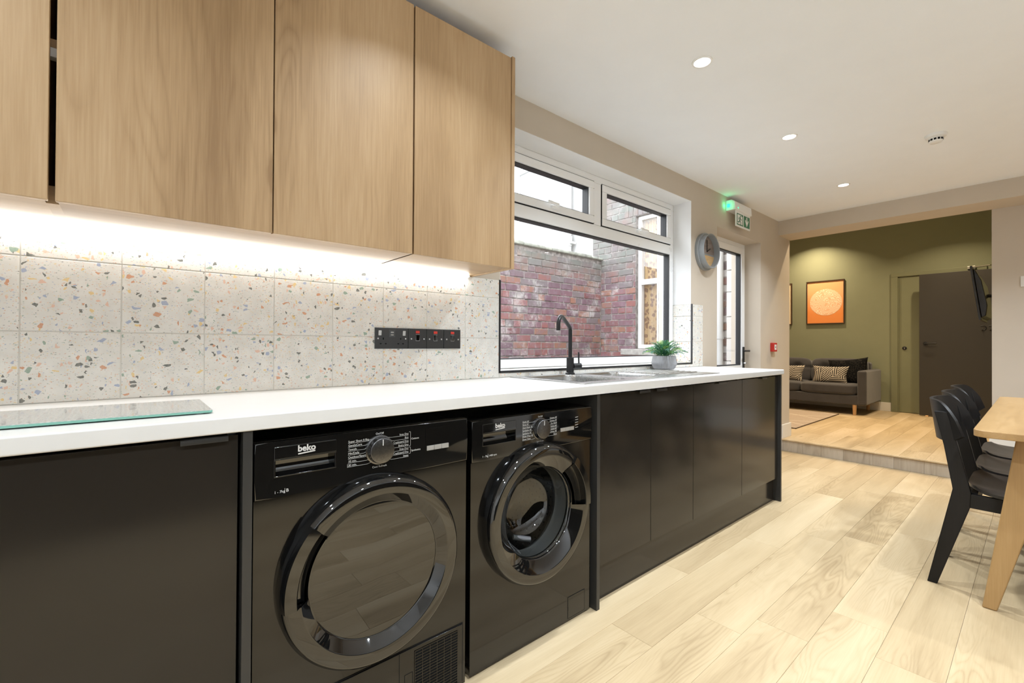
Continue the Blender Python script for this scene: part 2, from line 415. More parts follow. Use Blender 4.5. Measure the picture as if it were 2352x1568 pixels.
# ---- kitchen floor of planks
b = nb(); box(b, -1.6, 5.05, -3.4, 0.0, -.06, -.003); floor = struct('floor', b, GROUT, 0, 'pale oak plank floor of the kitchen')
meshes = {}
def plank(L, wd=.177, th=.008, m=None, key='k'):
    k = (round(L, 3), round(wd, 3), key)
    if k not in meshes:
        q = nb(); box(q, -L/2+.0004, L/2-.0004, -wd/2+.0004, wd/2-.0004, -th, 0, .0007, 1); meshes[k] = mk('plank', q, m, 0)
    return meshes[k]
starts = {0: 1.81, 1: 1.22, 2: 1.54, 3: 1.685, 4: 1.98, 5: 1.775}
for row in range(-4, 16):
    y1 = -.493-.177*row; y0 = y1-.177
    if y1 > .05: continue
    st = starts.get(row, 1.2+((row*.437) % 1.22)); x = st-1.22*4
    while x < 4.95:
        a, e = max(x, -1.6), min(x+1.22, 4.952)
        if e-a > .05:
            yy0, yy1 = max(y0, -3.4), min(y1, 0)
            o = part('plank', plank(e-a, yy1-yy0, .003, W_FLOOR), None, floor); o.location = ((a+e)/2, (yy0+yy1)/2, 0)
        x += 1.22
# ---- raised living-room floor
b = nb(); box(b, 4.962, XG, -1.62, 2.6, 0, zs-.003); box(b, 4.962, 5.22, -3.4, -1.62, 0, zs-.003); fl2 = struct('floor', b, GROUT, 0, 'raised oak plank floor of the living room')
for row in range(0, 25):
    y1 = 2.6-.177*row; y0 = y1-.177; x = 4.962-((row*.531) % 1.22)
    if y1 < -1.62 : xmax = 5.22
    else: xmax = XG
    while x < xmax:
        a, e = max(x, 4.962), min(x+1.22, xmax)
        if e-a > .04:
            o = part('plank', plank(e-a, .177, .003, W_FLOOR2, 'l'), None, fl2); o.location = ((a+e)/2, (y0+y1)/2, zs)
        x += 1.22
# step riser of vertical-grain boards, and nosing
b = nb(); box(b, 4.955, 4.962, -3.4, 0, 0, zs-.012); riser = struct('trim_1', b, GROUT, 0, 'grey oak riser of the step up to the living room')
y = 0.0; k = 0
while y > -3.3:
    wd = (.20, .16, .18, .22, .15)[k % 5]; q = nb(); box(q, 4.950, 4.955, y-wd+.0005, y-.0005, .001, zs-.013, .0006, 1); part('board', q, W_RISER, riser, 0); y -= wd; k += 1
b = nb(); box(b, 4.940, 4.963, -3.4, 0, zs-.012, zs+.002, .003); struct('trim_2', b, W_FLOOR2, 30, 'oak nosing along the edge of the step')

# ---- ceilings, walls
b = nb(); box(b, -1.6, 4.90, -3.4, 0, 2.372, 2.42); struct('ceiling', b, CEIL, 0, 'white kitchen ceiling')
b = nb(); box(b, 5.21, XG, -1.62, 2.6, 2.95, 3.0); struct('ceiling', b, CEIL, 0, 'higher ceiling of the living room')
b = nb(); gridplate(b, [-1.6, 1.19, 3.092, 3.522, 4.43, 5.2], [-.05, .0, .945, 2.083, 2.207, 3.0], 0, .28,
                    {(1, 2), (1, 3), (3, 1), (3, 2)}, 'XZ')
wl = struct('wall_left', b, PAINT, 0, 'greige window wall of the kitchen')
b = nb(); box(b, 4.882, 5.22, -3.4, 0, 2.226, 3.0); struct('beam', b, PAINT, 0, 'boxed beam over the opening between kitchen and living room')
b = nb(); box(b, 5.22, 5.34, -3.4, -1.494, zs, 3.0); box(b, 5.0, 5.22, -3.4, -3.3, zs, 3); struct('wall_right', b, PAINT, 0, 'beige wall stub right of the opening')
b = nb(); box(b, XG, XG+.1, -1.7, 2.7, 0, 3.0); struct('wall_back', b, GREEN, 0, 'olive green far wall of the living room')
b = nb(); box(b, 5.34, XG, -1.72, -1.62, 0, 3.0); struct('wall_side', b, GREEN, 0, 'living room wall behind the stub')
b = nb(); box(b, 5.2, XG, 2.6, 2.7, 0, 3.0); struct('wall_far_left', b, PAINT, 0)
b = nb(); gridplate(b, [.28, 1.40, 1.735, 2.7], [-.05, 1.04, 2.80, 3.0], 5.02, 5.2, {(1, 1)}, 'YZ'); struct('wall_return', b, PAINT, 0)
b = nb(); box(b, -1.7, -1.6, -3.4, .28, 0, 2.45); struct('wall_rear', b, PAINTW, 0)
b = nb(); box(b, -1.6, 5.0, -3.5, -3.4, 0, 2.45); struct('wall_front', b, PAINTW, 0)
# skirting
b = nb(); box(b, 4.962, 5.215, -.015, .0, zs, .263, .003); box(b, 4.44, 4.955, -.015, 0, 0, .14, .003); struct('baseboard_left', b, SKIRT, 30)
b = nb(); box(b, XG-.015, XG, -.315, 2.6, zs, .25, .003); struct('baseboard_back', b, SKIRT, 30)
b = nb(); box(b, 5.198, 5.22, -3.3, -1.478, zs, .345, .003); struct('baseboard_right', b, SKIRT, 30)

# ---- terrazzo wall tiles
TX0, TW = -.4434, .2026
b = nb(); box(b, -1.6, 1.184, -.0076, 0, .92, 1.405); box(b, 1.184, 3.263, -.0076, 0, .92, .945); box(b, 3.094, 3.263, -.0076, 0, .945, 1.405)
part('grout', b, GROUT, wl, 0)
def tile(x0, x1, z0, z1, y0=-.009, y1=-.004, g=.0012):
    q = nb(); box(q, x0+g, x1-g, y0, y1, z0+g, z1-g, .0012, 1); part('tile', q, TERR, wl, 0)
rows = [(.9205, 1.1147), (1.1147, 1.314), (1.314, 1.4055)]
for k in range(-5, 8):
    for z0, z1 in rows: tile(TX0+k*TW, min(TX0+(k+1)*TW, 1.1835), z0, z1)
x = 1.1845
for k in range(8, 19):
    xa, xb = max(TX0+k*TW, 1.184), min(TX0+(k+1)*TW, 3.263)
    if xb-xa > .01: tile(xa, xb, .9205, .9435)
    if xb-xa > .01 and xa < 3.09:                          # sill tiles lie flat
        q = nb(); box(q, xa+.001, min(xb, 3.089)-.001, -.004, .149, .944, .952, .001, 1); part('tile', q, TERR, wl, 0)
for z0, z1 in ((.9435, 1.1147), (1.1147, 1.314), (1.314, 1.4055)):
    tile(3.0965, 3.263, z0, z1)
    q = nb(); box(q, 3.084, 3.0915, .0, .149, max(z0, .953)+.001, z1-.001, .001, 1); part('tile', q, TERR, wl, 0)
b = nb(); box(b, 1.180, 3.096, -.0115, -.002, .943, .954); box(b, 1.178, 1.187, -.0115, -.002, .943, 1.407); box(b, 3.087, 3.096, -.0115, -.002, .954, 1.407)
struct('trim_3', b, plain('dark_tile_trim', (.05, .05, .052), .35, .6), 0, 'dark metal edge trim around the window tiles')

# ---- kitchen window
w1 = sroot('window_1', (2.14, .17, .953), 'white kitchen window over the sink')
b = nb(); ring(b, 1.19, 3.092, .953, 2.207, .05, .150, .215, .004); box(b, 1.24, 3.042, .150, .215, 1.806, 1.880, .004); box(b, 2.100, 2.175, .150, .215, 1.880, 2.157, .004)
part('window_frame', b, UPVC, w1)
for x0, x1 in ((1.243, 2.095), (2.180, 3.037)):
    b = nb(); ring(b, x0, x1, 1.885, 2.160, .048, .140, .205, .006); sh = part('sash', b, UPVC, w1)
    b = nb(); ring(b, x0+.046, x1-.046, 1.931, 2.114, .007, .152, .20); part('gasket', b, GASKET, sh, 0)
    b = nb(); ring(b, x0-.003, x1+.003, 1.882, 2.163, .0035, .146, .2); part('seal', b, GASKET, sh, 0)
    b = nb(); box(b, x0+.05, x1-.05, .176, .182, 1.935, 2.11); part('pane', b, GLASS, sh, 0)
    xm = {1.243: 1.715, 2.180: 2.60}[x0]
    b = nb(); box(b, xm-.03, xm+.03, .122, .141, 1.900, 1.918, .004); box(b, xm-.075 if x0 < 2 else xm-.02, xm+.02 if x0 < 2 else xm+.085, .108, .120, 1.918, 1.934, .005, 2, Matrix.Rotation(.06, 3, 'Y')); cyl(b, .008, (xm, .125, 1.912), (xm, .112, 1.925), 12)
    part('handle', b, UPVC, sh)
b = nb(); ring(b, 1.238, 3.044, 1.000, 1.808, .008, .158, .205); part('gasket', b, GASKET, w1, 0)
b = nb(); box(b, 1.24, 3.042, .176, .182, 1.003, 1.806); part('pane', b, GLASS, w1, 0)
b = nb(); box(b, 1.19, 3.092, .21, .34, .93, .953, .004); part('outer_sill', b, UPVC, w1)

b = nb(); box(b, 1.192, 3.0895, .001, .149, 2.2045, 2.2068); box(b, 3.0895, 3.0918, .001, .149, 1.4065, 2.2068); box(b, 1.1902, 1.1925, .001, .149, .953, 2.2045)
struct('trim_5', b, plain('white_reveal_paint', (.82, .82, .82), .6, spec=.3, var=.01), 0, 'white painted lining of the window reveal')
# ---- glazed back door
d1 = sroot('door_1', (3.98, .17, 0), 'white glazed back door beside the window')
b = nb(); box(b, 3.48, 3.545, .15, .21, 0, 2.10, .004); box(b, 4.415, 4.48, .15, .21, 0, 2.10, .004); box(b, 3.545, 4.415, .15, .21, 2.045, 2.10, .004); part('door_frame', b, UPVC, d1)
b = nb(); gridplate(b, [3.55, 3.640, 4.342, 4.41], [.02, .12, .78, .895, 1.982, 2.04], .142, .20, {(1, 1), (1, 3)}, 'XZ'); lf = part('door_leaf', b, UPVC, d1, 0)
b = nb(); ring(b, 3.637, 4.345, .892, 1.985, .012, .152, .195); part('gasket', b, GASKET, lf, 0)
b = nb(); box(b, 3.64, 4.342, .172, .178, .895, 1.982); part('pane', b, GLASS, lf, 0)
b = nb(); box(b, 3.64, 4.342, .16, .19, .12, .78, .01); part('lower_panel', b, UPVC, lf)
b = nb(); box(b, 4.362, 4.392, .130, .143, .86, 1.075, .005); cyl(b, .009, (4.377, .135, 1.035), (4.377, .085, 1.035), 12); box(b, 4.270, 4.388, .078, .092, 1.026, 1.044, .005); part('handle', b, BLKMET, lf)
b = nb(); cyl(b, .011, (4.377, .131, .915), (4.377, .112, .915), 14); part('cylinder_lock', b, CHROME, lf)
# ---- green door in the far wall
d2 = sroot('door_2', (XG, -.78, zs), 'olive green panel door with architrave in the far wall')
b = nb(); box(b, XG-.03, XG, -.395, -.318, zs, 2.11, .004); box(b, XG-.03, XG, -1.30, -1.223, zs, 2.11, .004); box(b, XG-.03, XG, -1.30, -.318, 2.11, 2.17, .004)
box(b, XG-.012, XG, -.41, -.395, zs, 2.11); box(b, XG-.012, XG, -1.223, -.395, 2.098, 2.11); part('architrave', b, GREEND, d2)
b = nb(); box(b, XG-.012, XG-.002, -1.222, -.411, zs+.006, 2.096, .002); lf = part('door_leaf', b, GREEND, d2)
b = nb(); lathe(b, [(.026, 0), (.026, -.006), (.022, -.010), (.0, -.010)], 24, (XG-.012, -.468, 1.062), 'X'); part('keyhole_plate', b, BLKMET, lf)
b = nb(); cyl(b, .006, (XG-.0215, -.468, 1.066), (XG-.024, -.468, 1.066), 12); box(b, XG-.024, XG-.0215, -.471, -.465, 1.050, 1.066); part('keyhole', b, CHROME, lf)
b = nb(); box(b, XG-.10, XG-.03, -1.20, -1.12, 2.125, 2.165, .004); box(b, XG-.16, XG-.10, -1.36, -1.18, 2.14, 2.15, 0, 2, Matrix.Rotation(-.5, 3, 'Z')); part('door_closer', b, plain('satin_silver', (.5, .48, .42), .35, .7), d2)
# ---- dark grey door standing open in front of it
d3 = sroot('door_3', (8.2, -1.05, zs), 'dark grey slab door standing open in front of the green door')
GREYD = plain('dark_grey_door_paint', (.038, .034, .029), .45, var=.02)
b = nb(); box(b, 8.2, 8.24, -1.45, -.655, zs+.012, 2.092, .002); lf = part('door_leaf', b, GREYD, d3)
b = nb(); lathe(b, [(.026, 0), (.026, -.008), (.0, -.009)], 24, (8.2, -.72, 1.128), 'X'); tube(b, [(8.2, -.72, 1.128), (8.16, -.72, 1.128), (8.152, -.735, 1.128), (8.152, -.835, 1.130)], .009, 10); part('lever_handle', b, BLKMET, lf)
b = nb()
for yy in (-1.272, -1.345):
    tube(b, [(8.2, yy+.03*math.cos(a)-.0, 1.33+.03*math.sin(a)) for a in [pi*(.25+1.4*k/12) for k in range(13)]], .006, 8)
    tube(b, [(8.2, yy, 1.30), (8.17, yy, 1.30), (8.16, yy, 1.315)], .006, 8)
part('coat_hook', b, BLKMET, lf)
b = nb(); prism(b, [(8.15, zs+.002), (8.22, zs+.002), (8.22, zs+.02)], -.75, -.72, 'XZ'); tag(part('door_wedge', b, W_LEG, None, 0), 'small pale wooden wedge under the dark grey door', 'wedge')

# ================================================================== OUTSIDE
YARD = plain('concrete_yard', (.30, .30, .29), .9, var=.2, bump=.4, bscale=40)
b = nb(); box(b, -1, 4.9, .28, 6, -.12, -.04); struct('ground', b, YARD, 0, 'concrete yard outside the window')
MORT = plain('lime_mortar', (.235, .215, .205), .95, var=.55, scale=20, bump=.5, bscale=90)
BR = brickmat('old_brick'); BRW = brickmat('whitewashed_brick', 1.0)
bmesh_cache = {}
def brick_mesh(L, m, v, ax):
    k = (round(L, 3), m.name, v, ax)
    if k not in bmesh_cache:
        rr = random.Random(v*17+int(L*1000)); q = nb(); hx, hy, hz = L/2, .05, .0375
        if ax == 'Y': box(q, -hy, hy, -hx, hx, -hz, hz, .005, 1)
        else: box(q, -hx, hx, -hy, hy, -hz, hz, .005, 1)
        for vtx in q.verts: vtx.co += Vector((rr.uniform(-.0025, .0025), rr.uniform(-.0025, .0025), rr.uniform(-.0025, .0025)))
        bmesh_cache[k] = mk('brick', q, m, 0)
    return bmesh_cache[k]
CH = .086
def course_layout(a, e, off, header):
    L = .117 if header else .233; out = []; x = a-(off % L)
    while x < e-.02:
        p, q = max(x, a), min(x+L, e)
        if q-p > .03: out.append((p, q))
        x += L
    return out
# garden wall, face at y=2.3
b = nb(); box(b, -1, 4.9, 2.306, 2.5, -.05, 2.285); gw = struct('wall_yard', b, MORT, 0, 'old brick yard wall seen through the window')
rb = random.Random(3)
for c in range(27):
    z = CH*c+CH/2
    if z > 2.26: break
    for p, q in course_layout(2.78, 4.89, (.117 if c % 2 else 0)+.06*(c % 3), c % 4 == 3):
        o = part('brick', brick_mesh(q-p-.011, BR, rb.randrange(4), 'X'), None, gw); o.location = ((p+q)/2, 2.35+rb.uniform(-.004, .004), z)
b = nb(); x = 2.2; COP = plain('weathered_coping', (.30, .31, .27), .95, var=.35, scale=14, bump=.6, bscale=50)
while x < 4.9:
    L = rb.uniform(.35, .55); q = nb(); e = min(x+L, 4.9)
    zt = 2.345-.014*((x-2.2)/2.7)*2; box(q, x+.002, e-.002, 2.27, 2.52, 2.285, zt+rb.uniform(-.008, .008), .012, 2); part('coping_stone', q, COP, gw, 30); x = e
b.free()
# rear wing wall, face at x=4.9
b = nb(); gridplate(b, [.28, 1.40, 1.735, 2.46], [-.05, 1.04, 2.80, 3.4], 4.906, 5.02, {(1, 1)}, 'YZ'); aw = struct('wall_wing', b, MORT, 0, 'brick rear wing with a sash window')
for c in range(31):
    z = .74+CH*c+CH/2
    for p, q in course_layout(.30, 2.46, (.117 if c % 2 else 0)+.04, c % 5 == 4):
        segs = [(p, q)]
        if 1.04 < z < 2.80:
            segs = []
            if p < 1.40: segs.append((p, min(q, 1.40)))
            if q > 1.735: segs.append((max(p, 1.735), q))
            elif q > 1.40 and p < 1.40: pass
        if 2.80 < z < 2.98 and 1.3 < (p+q)/2 < 1.85: continue
        for s, t in segs:
            if t-s < .03 or (t > 2.30 and z < 2.28 and s > 2.29): continue
            if t < .54: continue
            m = BRW if ((s+t)/2 < 1.41 and (s+t)/2 > 1.10) or (s+t)/2 < .52 else BR
            o = part('brick', brick_mesh(t-s-.011, m, rb.randrange(4), 'Y'), None, aw); o.location = (4.95+rb.uniform(-.004, .004), (s+t)/2, z)
PEEL = brickmat('peeling_white_paint', 1.25)
zq = -.04
while zq < 3.3:                                            # painted quoin blocks beside the rainwater pipe
    hq = rb.uniform(.20, .30); q = nb(); box(q, 4.84+rb.uniform(-.003, .003), 4.906, .30, .512, zq, min(zq+hq, 3.4)-.006, .006, 1); part('quoin_block', q, PEEL, aw, 0); zq += hq
for k in range(8):                                         # soldier bricks of the window head
    q = nb(); yy = 1.33+k*.0735; box(q, 4.898, 5.0, yy+.004, yy+.068, 2.806, 2.975, .004, 1); part('brick', q, BR, aw, 0)
STONE = plain('grey_stone_sill', (.38, .37, .35), .9, var=.25, scale=18, bump=.5, bscale=60)
b = nb(); box(b, 4.83, 5.0, 1.30, 1.924, .955, 1.035, .008); struct('trim_4', b, STONE, 35, 'grey stone sill of the sash window')
w2 = sroot('window_2', (4.98, 1.567, 1.04), 'white sash window in the brick wing, orange patterned curtain behind')
b = nb()
def ringx(bm, y0, y1, z0, z1, wd, x0, x1, bev=0):
    box(bm, x0, x1, y0, y1, z0, z0+wd, bev); box(bm, x0, x1, y0, y1, z1-wd, z1, bev); box(bm, x0, x1, y0, y0+wd, z0+wd, z1-wd, bev); box(bm, x0, x1, y1-wd, y1, z0+wd, z1-wd, bev)
ringx(b, 1.402, 1.733, 1.042, 2.798, .05, 4.955, 5.03, .004); box(b, 4.952, 5.03, 1.45, 1.69, 1.885, 1.955, .004); part('window_frame', b, UPVC, w2)
b = nb(); box(b, 4.985, 4.990, 1.45, 1.69, 1.09, 1.885); part('pane', b, GLASS, w2, 0)
b = nb(); box(b, 4.985, 4.990, 1.45, 1.69, 1.955, 2.75); part('pane', b, GLASS, w2, 0)
def curtainm():
    t = NT('orange_floral_curtain'); a = t.n('TexVoronoi'); t.put(a.inputs['Vector'], t.pos()); t.put(a.inputs['Scale'], 17)
    m = t.maprange(a.outputs['Distance'], .5, .35); col = t.mix(m, (.50, .36, .20), (.24, .15, .10)); t.set(col=col, rough=.9, spec=.1); return t.m
b = nb()
pr = [(5.06+.012*math.sin(k*1.9), 1.37+.40*k/24) for k in range(25)]
for (xa, ya), (xb, yb) in zip(pr, pr[1:]):
    vs = [b.verts.new(v) for v in ((xa, ya, 1.0), (xb, yb, 1.0), (xb, yb, 2.85), (xa, ya, 2.85))]; b.faces.new(vs)
bmesh.ops.remove_doubles(b, verts=b.verts, dist=1e-5); bmesh.ops.solidify(b, geom=list(b.faces), thickness=.004)
tag(part('curtain', b, curtainm(), None), 'orange patterned curtain hanging behind the sash window outside', 'curtain')
# rendered house wall beyond the yard wall, parapet, pipes
REND = plain('pale_render', (.42, .42, .415), .9, spec=.15, var=.08, scale=3, bump=.3, bscale=25)
b = nb(); box(b, 4.9, 5.1, 2.46, 4.09, 0, 4.05); hw = struct('wall_render', b, REND, 0, 'pale rendered house wall above the yard wall')
b = nb(); box(b, 4.897, 5.12, 2.40, 4.12, 4.05, 4.10, .01); part('parapet_cap', b, REND, hw)
b = nb(); box(b, 0, 5.6, 7.0, 7.2, 0, 5.4); struct('wall_neighbour', b, plain('far_white_render', (.72, .73, .74), .9, var=.05), 0)
PIPE = plain('white_drainpipe', (.60, .60, .595), .4, var=.03)
t = thing('soil_pipe', 'thick white vertical pipe with a collar on the pale rendered wall outside', 'pipe', (4.805, 2.89, 0))
b = nb(); cyl(b, .072, (4.805, 2.89, -.04), (4.805, 2.89, 4.6), 24); part('pipe', b, PIPE, t)
b = nb(); cyl(b, .086, (4.805, 2.89, 2.60), (4.805, 2.89, 2.72), 24); cyl(b, .08, (4.805, 2.89, 2.57), (4.805, 2.89, 2.60), 24); part('collar', b, PIPE, t)
b = nb(); box(b, 4.80, 4.8965, 2.78, 2.80, 2.60, 2.63, .003); cyl(b, .012, (4.80, 2.75, 2.615), (4.80, 2.80, 2.615), 10); part('bracket', b, PIPE, t)
t = thing('waste_pipe', 'thin white pipe at the far corner of the rendered wall, bent along its top', 'pipe', (4.87, 4.12, 0))
b = nb(); tube(b, [(4.86, 4.11, -.04), (4.86, 4.11, 3.98), (4.86, 4.08, 4.02), (4.86, 3.3, 4.035)], .03, 14); part('pipe', b, PIPE, t)
b = nb()
for z in (2.9, 3.6):
    b = nb(); cyl(b, .036, (4.86, 4.11, z), (4.86, 4.11, z+.05), 14); part('collar', b, PIPE, t)
t = thing('rainwater_pipe', 'white drainpipe seen through the glass of the back door', 'pipe', (4.84, .585, 0))
b = nb(); cyl(b, .036, (4.84, .585, -.04), (4.84, .585, 3.3), 20); part('pipe', b, PIPE, t)
b = nb(); cyl(b, .043, (4.84, .585, 1.16), (4.84, .585, 1.24), 20); part('collar', b, PIPE, t)
b = nb(); box(b, 4.84, 4.893, .57, .60, 1.5, 1.53, .002); part('bracket', b, PIPE, t)

# ================================================================== WALL CABINETS
YC = -.305
def wall_cab(x0, x1, doors, label, endp=False, gapdoor=.0015, root_x=None):
    r = thing('wall_cabinet', label, 'cabinet', ((x0+x1)/2, -.15, 1.409), 'oak wall cabinets over the worktop')
    b = nb(); box(b, x0, x0+.016, YC+.021, -.0005, 1.409, 2.30); box(b, x1-.016, x1, YC+.021, -.0005, 1.409, 2.30)
    box(b, x0, x1, -.012, -.0005, 1.425, 2.284); box(b, x0, x1, YC+.021, -.0005, 2.284, 2.30); part('carcass', b, W_OAKX, r, 0)
    b = nb(); box(b, x0, x1, YC+.021, -.0105, 1.4085, 1.425); part('bottom_panel', b, W_OAKX, r, 0)
    for a, e in doors:
        b = nb(); box(b, a, e, YC, YC+.019, 1.407, 2.299, .0012, 1); part('door', b, W_OAK, r, 30)
    return r
wall_cab(-1.16, -.372, [(-1.158, -.768), (-.765, -.3655)], 'oak wall cabinet at the far left, cut off by the photo edge')
c2 = wall_cab(-.350, .545, [(-.3535, .0925), (.0955, .5435)], 'wide two-door oak wall cabinet in the middle over the left worktop')
c3 = wall_cab(.553, 1.000, [(.5495, .9995)], 'narrow oak wall cabinet with end panel beside the window')
b = nb(); box(b, 1.0015, 1.0185, YC-.004, -.0005, 1.405, 2.305, .001, 1); part('end_panel', b, W_OAK, c3, 30)
for z0, z1, m in ((1.747, 1.768, WHITE), (1.7685, 1.788, W_OAKX)):
    b = nb(); box(b, -.3715, -.3505, -.272, -.25, z0, z1); part('hinge_plate', b, m, c2, 0)
b = nb(); box(b, -.372, -.350, -.26, -.0005, 1.4085, 1.45); part('filler', b, W_OAKX, c2, 0)
# LED strip in the corner between tiles and cabinet bottoms
t = thing('led_strip', 'glowing white light strip under the oak wall cabinets', 'lamp', (0, -.02, 1.40))
b = nb(); box(b, -1.10, .985, -.030, -.0105, 1.398, 1.4080); part('channel', b, WHITE, t, 0)
b = nb(); box(b, -1.09, .975, -.0295, -.012, 1.3945, 1.3978); box(b, -1.09, .975, -.034, -.0303, 1.396, 1.4065); part('diffuser', b, emit('led_white', (.97, .97, .96), E_STRIP), t, 0)

# ================================================================== WORKTOP, SINK, TAP
ZT, ZB, YF = .920, .885, -.588
b = nb(); gridplate(b, [-1.5, 1.262, 1.612, 1.690, 1.992, 3.28], [YF, -.475, -.425, -.085, -.0095], ZB, ZT, {(1, 1), (1, 2), (3, 2)}, 'XY')
fe = [e for e in b.edges if all(abs(v.co.y-YF) < 1e-6 for v in e.verts) and abs(e.verts[0].co.z-e.verts[1].co.z) < 1e-6]
bmesh.ops.bevel(b, geom=fe, offset=.007, segments=4, profile=.5, affect='EDGES')
tag(part('worktop', b, WTOP, None, 25), 'long white worktop running under the window', 'worktop')
t = thing('sink', 'stainless steel sink with one and a half bowls and a ridged drainer', 'sink', (1.85, -.27, ZT))
b = nb(); us = [1.232, 1.272, 1.602, 1.700, 1.982, 2.452]; vs = [-.520, -.465, -.415, -.095, -.030]
gridplate(b, us, vs, ZT+.0004, ZT+.0045, {(1, 1), (1, 2), (3, 2)}, 'XY')
oe = [e for e in b.edges if all(v.co.z > ZT+.004 for v in e.verts) and (all(abs(v.co.y-vs[0]) < 1e-6 for v in e.verts) or all(abs(v.co.x-us[0]) < 1e-6 for v in e.verts) or all(abs(v.co.x-us[-1]) < 1e-6 for v in e.verts) or all(abs(v.co.y-vs[-1]) < 1e-6 for v in e.verts))]
bmesh.ops.bevel(b, geom=oe, offset=.003, segments=2, profile=.5, affect='EDGES')
part('sink_top', b, STEEL, t)
def bowl(x0, x1, y0, y1, z1, dep, r=.05):
    q = nb(); rings = []
    for ins, z, rr in ((0, z1, r), (.004, z1-.012, r), (.008, z1-dep+.035, r), (.020, z1-dep+.010, r-.008), (.045, z1-dep, r-.02)):
        rings.append([q.verts.new((px, py, z)) for px, py in rrect(x0+ins, x1-ins, y0+ins, y1-ins, max(rr, .01))])
    for A, B in zip(rings, rings[1:]):
        for k in range(len(A)): q.faces.new((A[k], A[(k+1) % len(A)], B[(k+1) % len(A)], B[k]))
    q.faces.new(rings[-1]); return q
part('bowl', bowl(1.272, 1.602, -.465, -.095, ZT+.004, .16), STEEL, t)
part('bowl', bowl(1.700, 1.982, -.415, -.095, ZT+.004, .13), STEEL, t)
for k in range(9):
    b = nb(); tube(b, [(2.03, -.41+.038*k, ZT+.004), (2.38, -.41+.038*k, ZT+.0055)], .0055, 8); part('drainer_ridge', b, STEEL, t)
b = nb(); lathe(b, [(.035, 0), (.030, .004), (.0, .003)], 20, (1.437, -.28, ZT-.155)); part('waste', b, CHROME, t)
b = nb()
for k in range(2): cyl(b, .006, (1.445+.02*k, -.4585, ZT-.03), (1.445+.02*k, -.455, ZT-.03), 10)
part('overflow', b, DARKIN, t)
fx, fy = 1.632, -.072; ZS = ZT+.0048
t = thing('mixer_tap', 'matt black angular mixer tap behind the sink', 'tap', (fx, fy, ZS))
b = nb(); lathe(b, [(.026, 0), (.026, .006), (.0205, .009), (.0205, .088), (.0195, .090), (.0, .090)], 28, (fx, fy, ZS)); part('body', b, BLKMET, t)
dx, dy = -.205, -.105
pts = [(fx, fy, ZS+.085), (fx, fy, 1.165), (fx+.06*dx, fy+.06*dy, 1.183)]
for s in (.25, .45, .62): pts.append((fx+s*dx, fy+s*dy, 1.183+(s-.06)*.078))
for s, z in ((.74, 1.232), (.86, 1.229), (.955, 1.214), (.995, 1.195), (1.0, 1.158)): pts.append((fx+s*dx, fy+s*dy, z))
b = nb(); tube(b, pts, .0105, 16); part('spout', b, BLKMET, t)
b = nb(); cyl(b, .0165, (fx+.018, fy-.006, .968), (fx+.062, fy-.022, .968), 20); cyl(b, .0045, (fx+.052, fy-.018, .975), (fx+.050, fy-.017, 1.045), 10); part('lever', b, BLKMET, t)

# ================================================================== PLANT
px, py = 2.545, -.098; ZP = ZT+.0062
t = thing('potted_fern', 'small green artificial fern in a ribbed grey pot on the sink drainer', 'plant', (px, py, ZP))
b = nb(); rib = lambda a, r, h: r*(1+(.018*math.sin(44*a+3*math.sin(h*60)) if r > .05 else 0))
lathe(b, [(.0, 0), (.062, 0), (.070, .006), (.081, .030), (.082, .045), (.078, .065), (.074, .088), (.069, .088), (.066, .078), (.0, .076)], 176, (px, py, ZP), 'Z', fn=rib)
part('pot', b, plain('grey_ribbed_pot', (.33, .33, .34), .7, var=.06), t, 60)
b = nb(); lathe(b, [(.066, .0775), (.03, .083), (0, .084)], 24, (px, py, ZP)); part('soil', b, plain('dark_moss', (.03, .035, .025), .9, var=.4, scale=60, bump=.6), t)
def frond_mesh(seed, m):
    rr = random.Random(seed); q = nb(); L = .15; n = 15; P = []
    for k in range(n+1):
        s = k/n; P.append(Vector((L*(s-.18*s*s), 0, .03*s+.014*math.sin(s*2.4)-.040*s**2.6)))
    for a, c in zip(P, P[1:]):
        vs = [q.verts.new(v) for v in (a+Vector((0, -.0012, 0)), a+Vector((0, .0012, 0)), c+Vector((0, .0012, 0)), c+Vector((0, -.0012, 0)))]; q.faces.new(vs)
    for k in range(2, n):
        s = k/n; ll = .017*math.sin(pi*min(1, s*.9+.12))**.8+.004; d = (P[k+1]-P[k]).normalized()
        for sg in (-1, 1):
            o = P[k]; tip = o+Vector((ll*.42, sg*ll, .004+rr.uniform(-.004, .004))); w_ = d*.0032
            mid = (o+tip)/2+Vector((0, 0, .003))
            vs = [q.verts.new(v) for v in (o-w_*.5, mid-w_, tip, mid+w_)]; q.faces.new(vs)
    return mk('frond', q, m, 0)
def leafm(name, c):
    z = NT(name); r = z.rnd(); col = z.mix(r, tuple(x*.62 for x in c), tuple(min(1, x*1.35) for x in c)); z.set(col=col, rough=.5, spec=.4); return z.m
FM = [frond_mesh(1, leafm('leaf_teal', (.045, .20, .12))), frond_mesh(2, leafm('leaf_green', (.10, .30, .09))), frond_mesh(3, leafm('leaf_lime', (.30, .46, .11)))]
rf = random.Random(11)
for k in range(64):
    a = k*2.39996+rf.uniform(-.2, .2); lift = (k/64)**1.15; sc = .86+.28*rf.random()
    o = part('frond', FM[(0, 1, 0, 2, 0, 1)[k % 6] if k < 50 else (0, 2, 1)[k % 3]], None, t, local=True)
    o.location = (.028*math.cos(a)*(1-lift*.6), .028*math.sin(a)*(1-lift*.6), .08)
    o.rotation_euler = (rf.uniform(-.35, .35), -(.10+1.25*lift), a); o.scale = (sc*(1-.12*lift),)*3

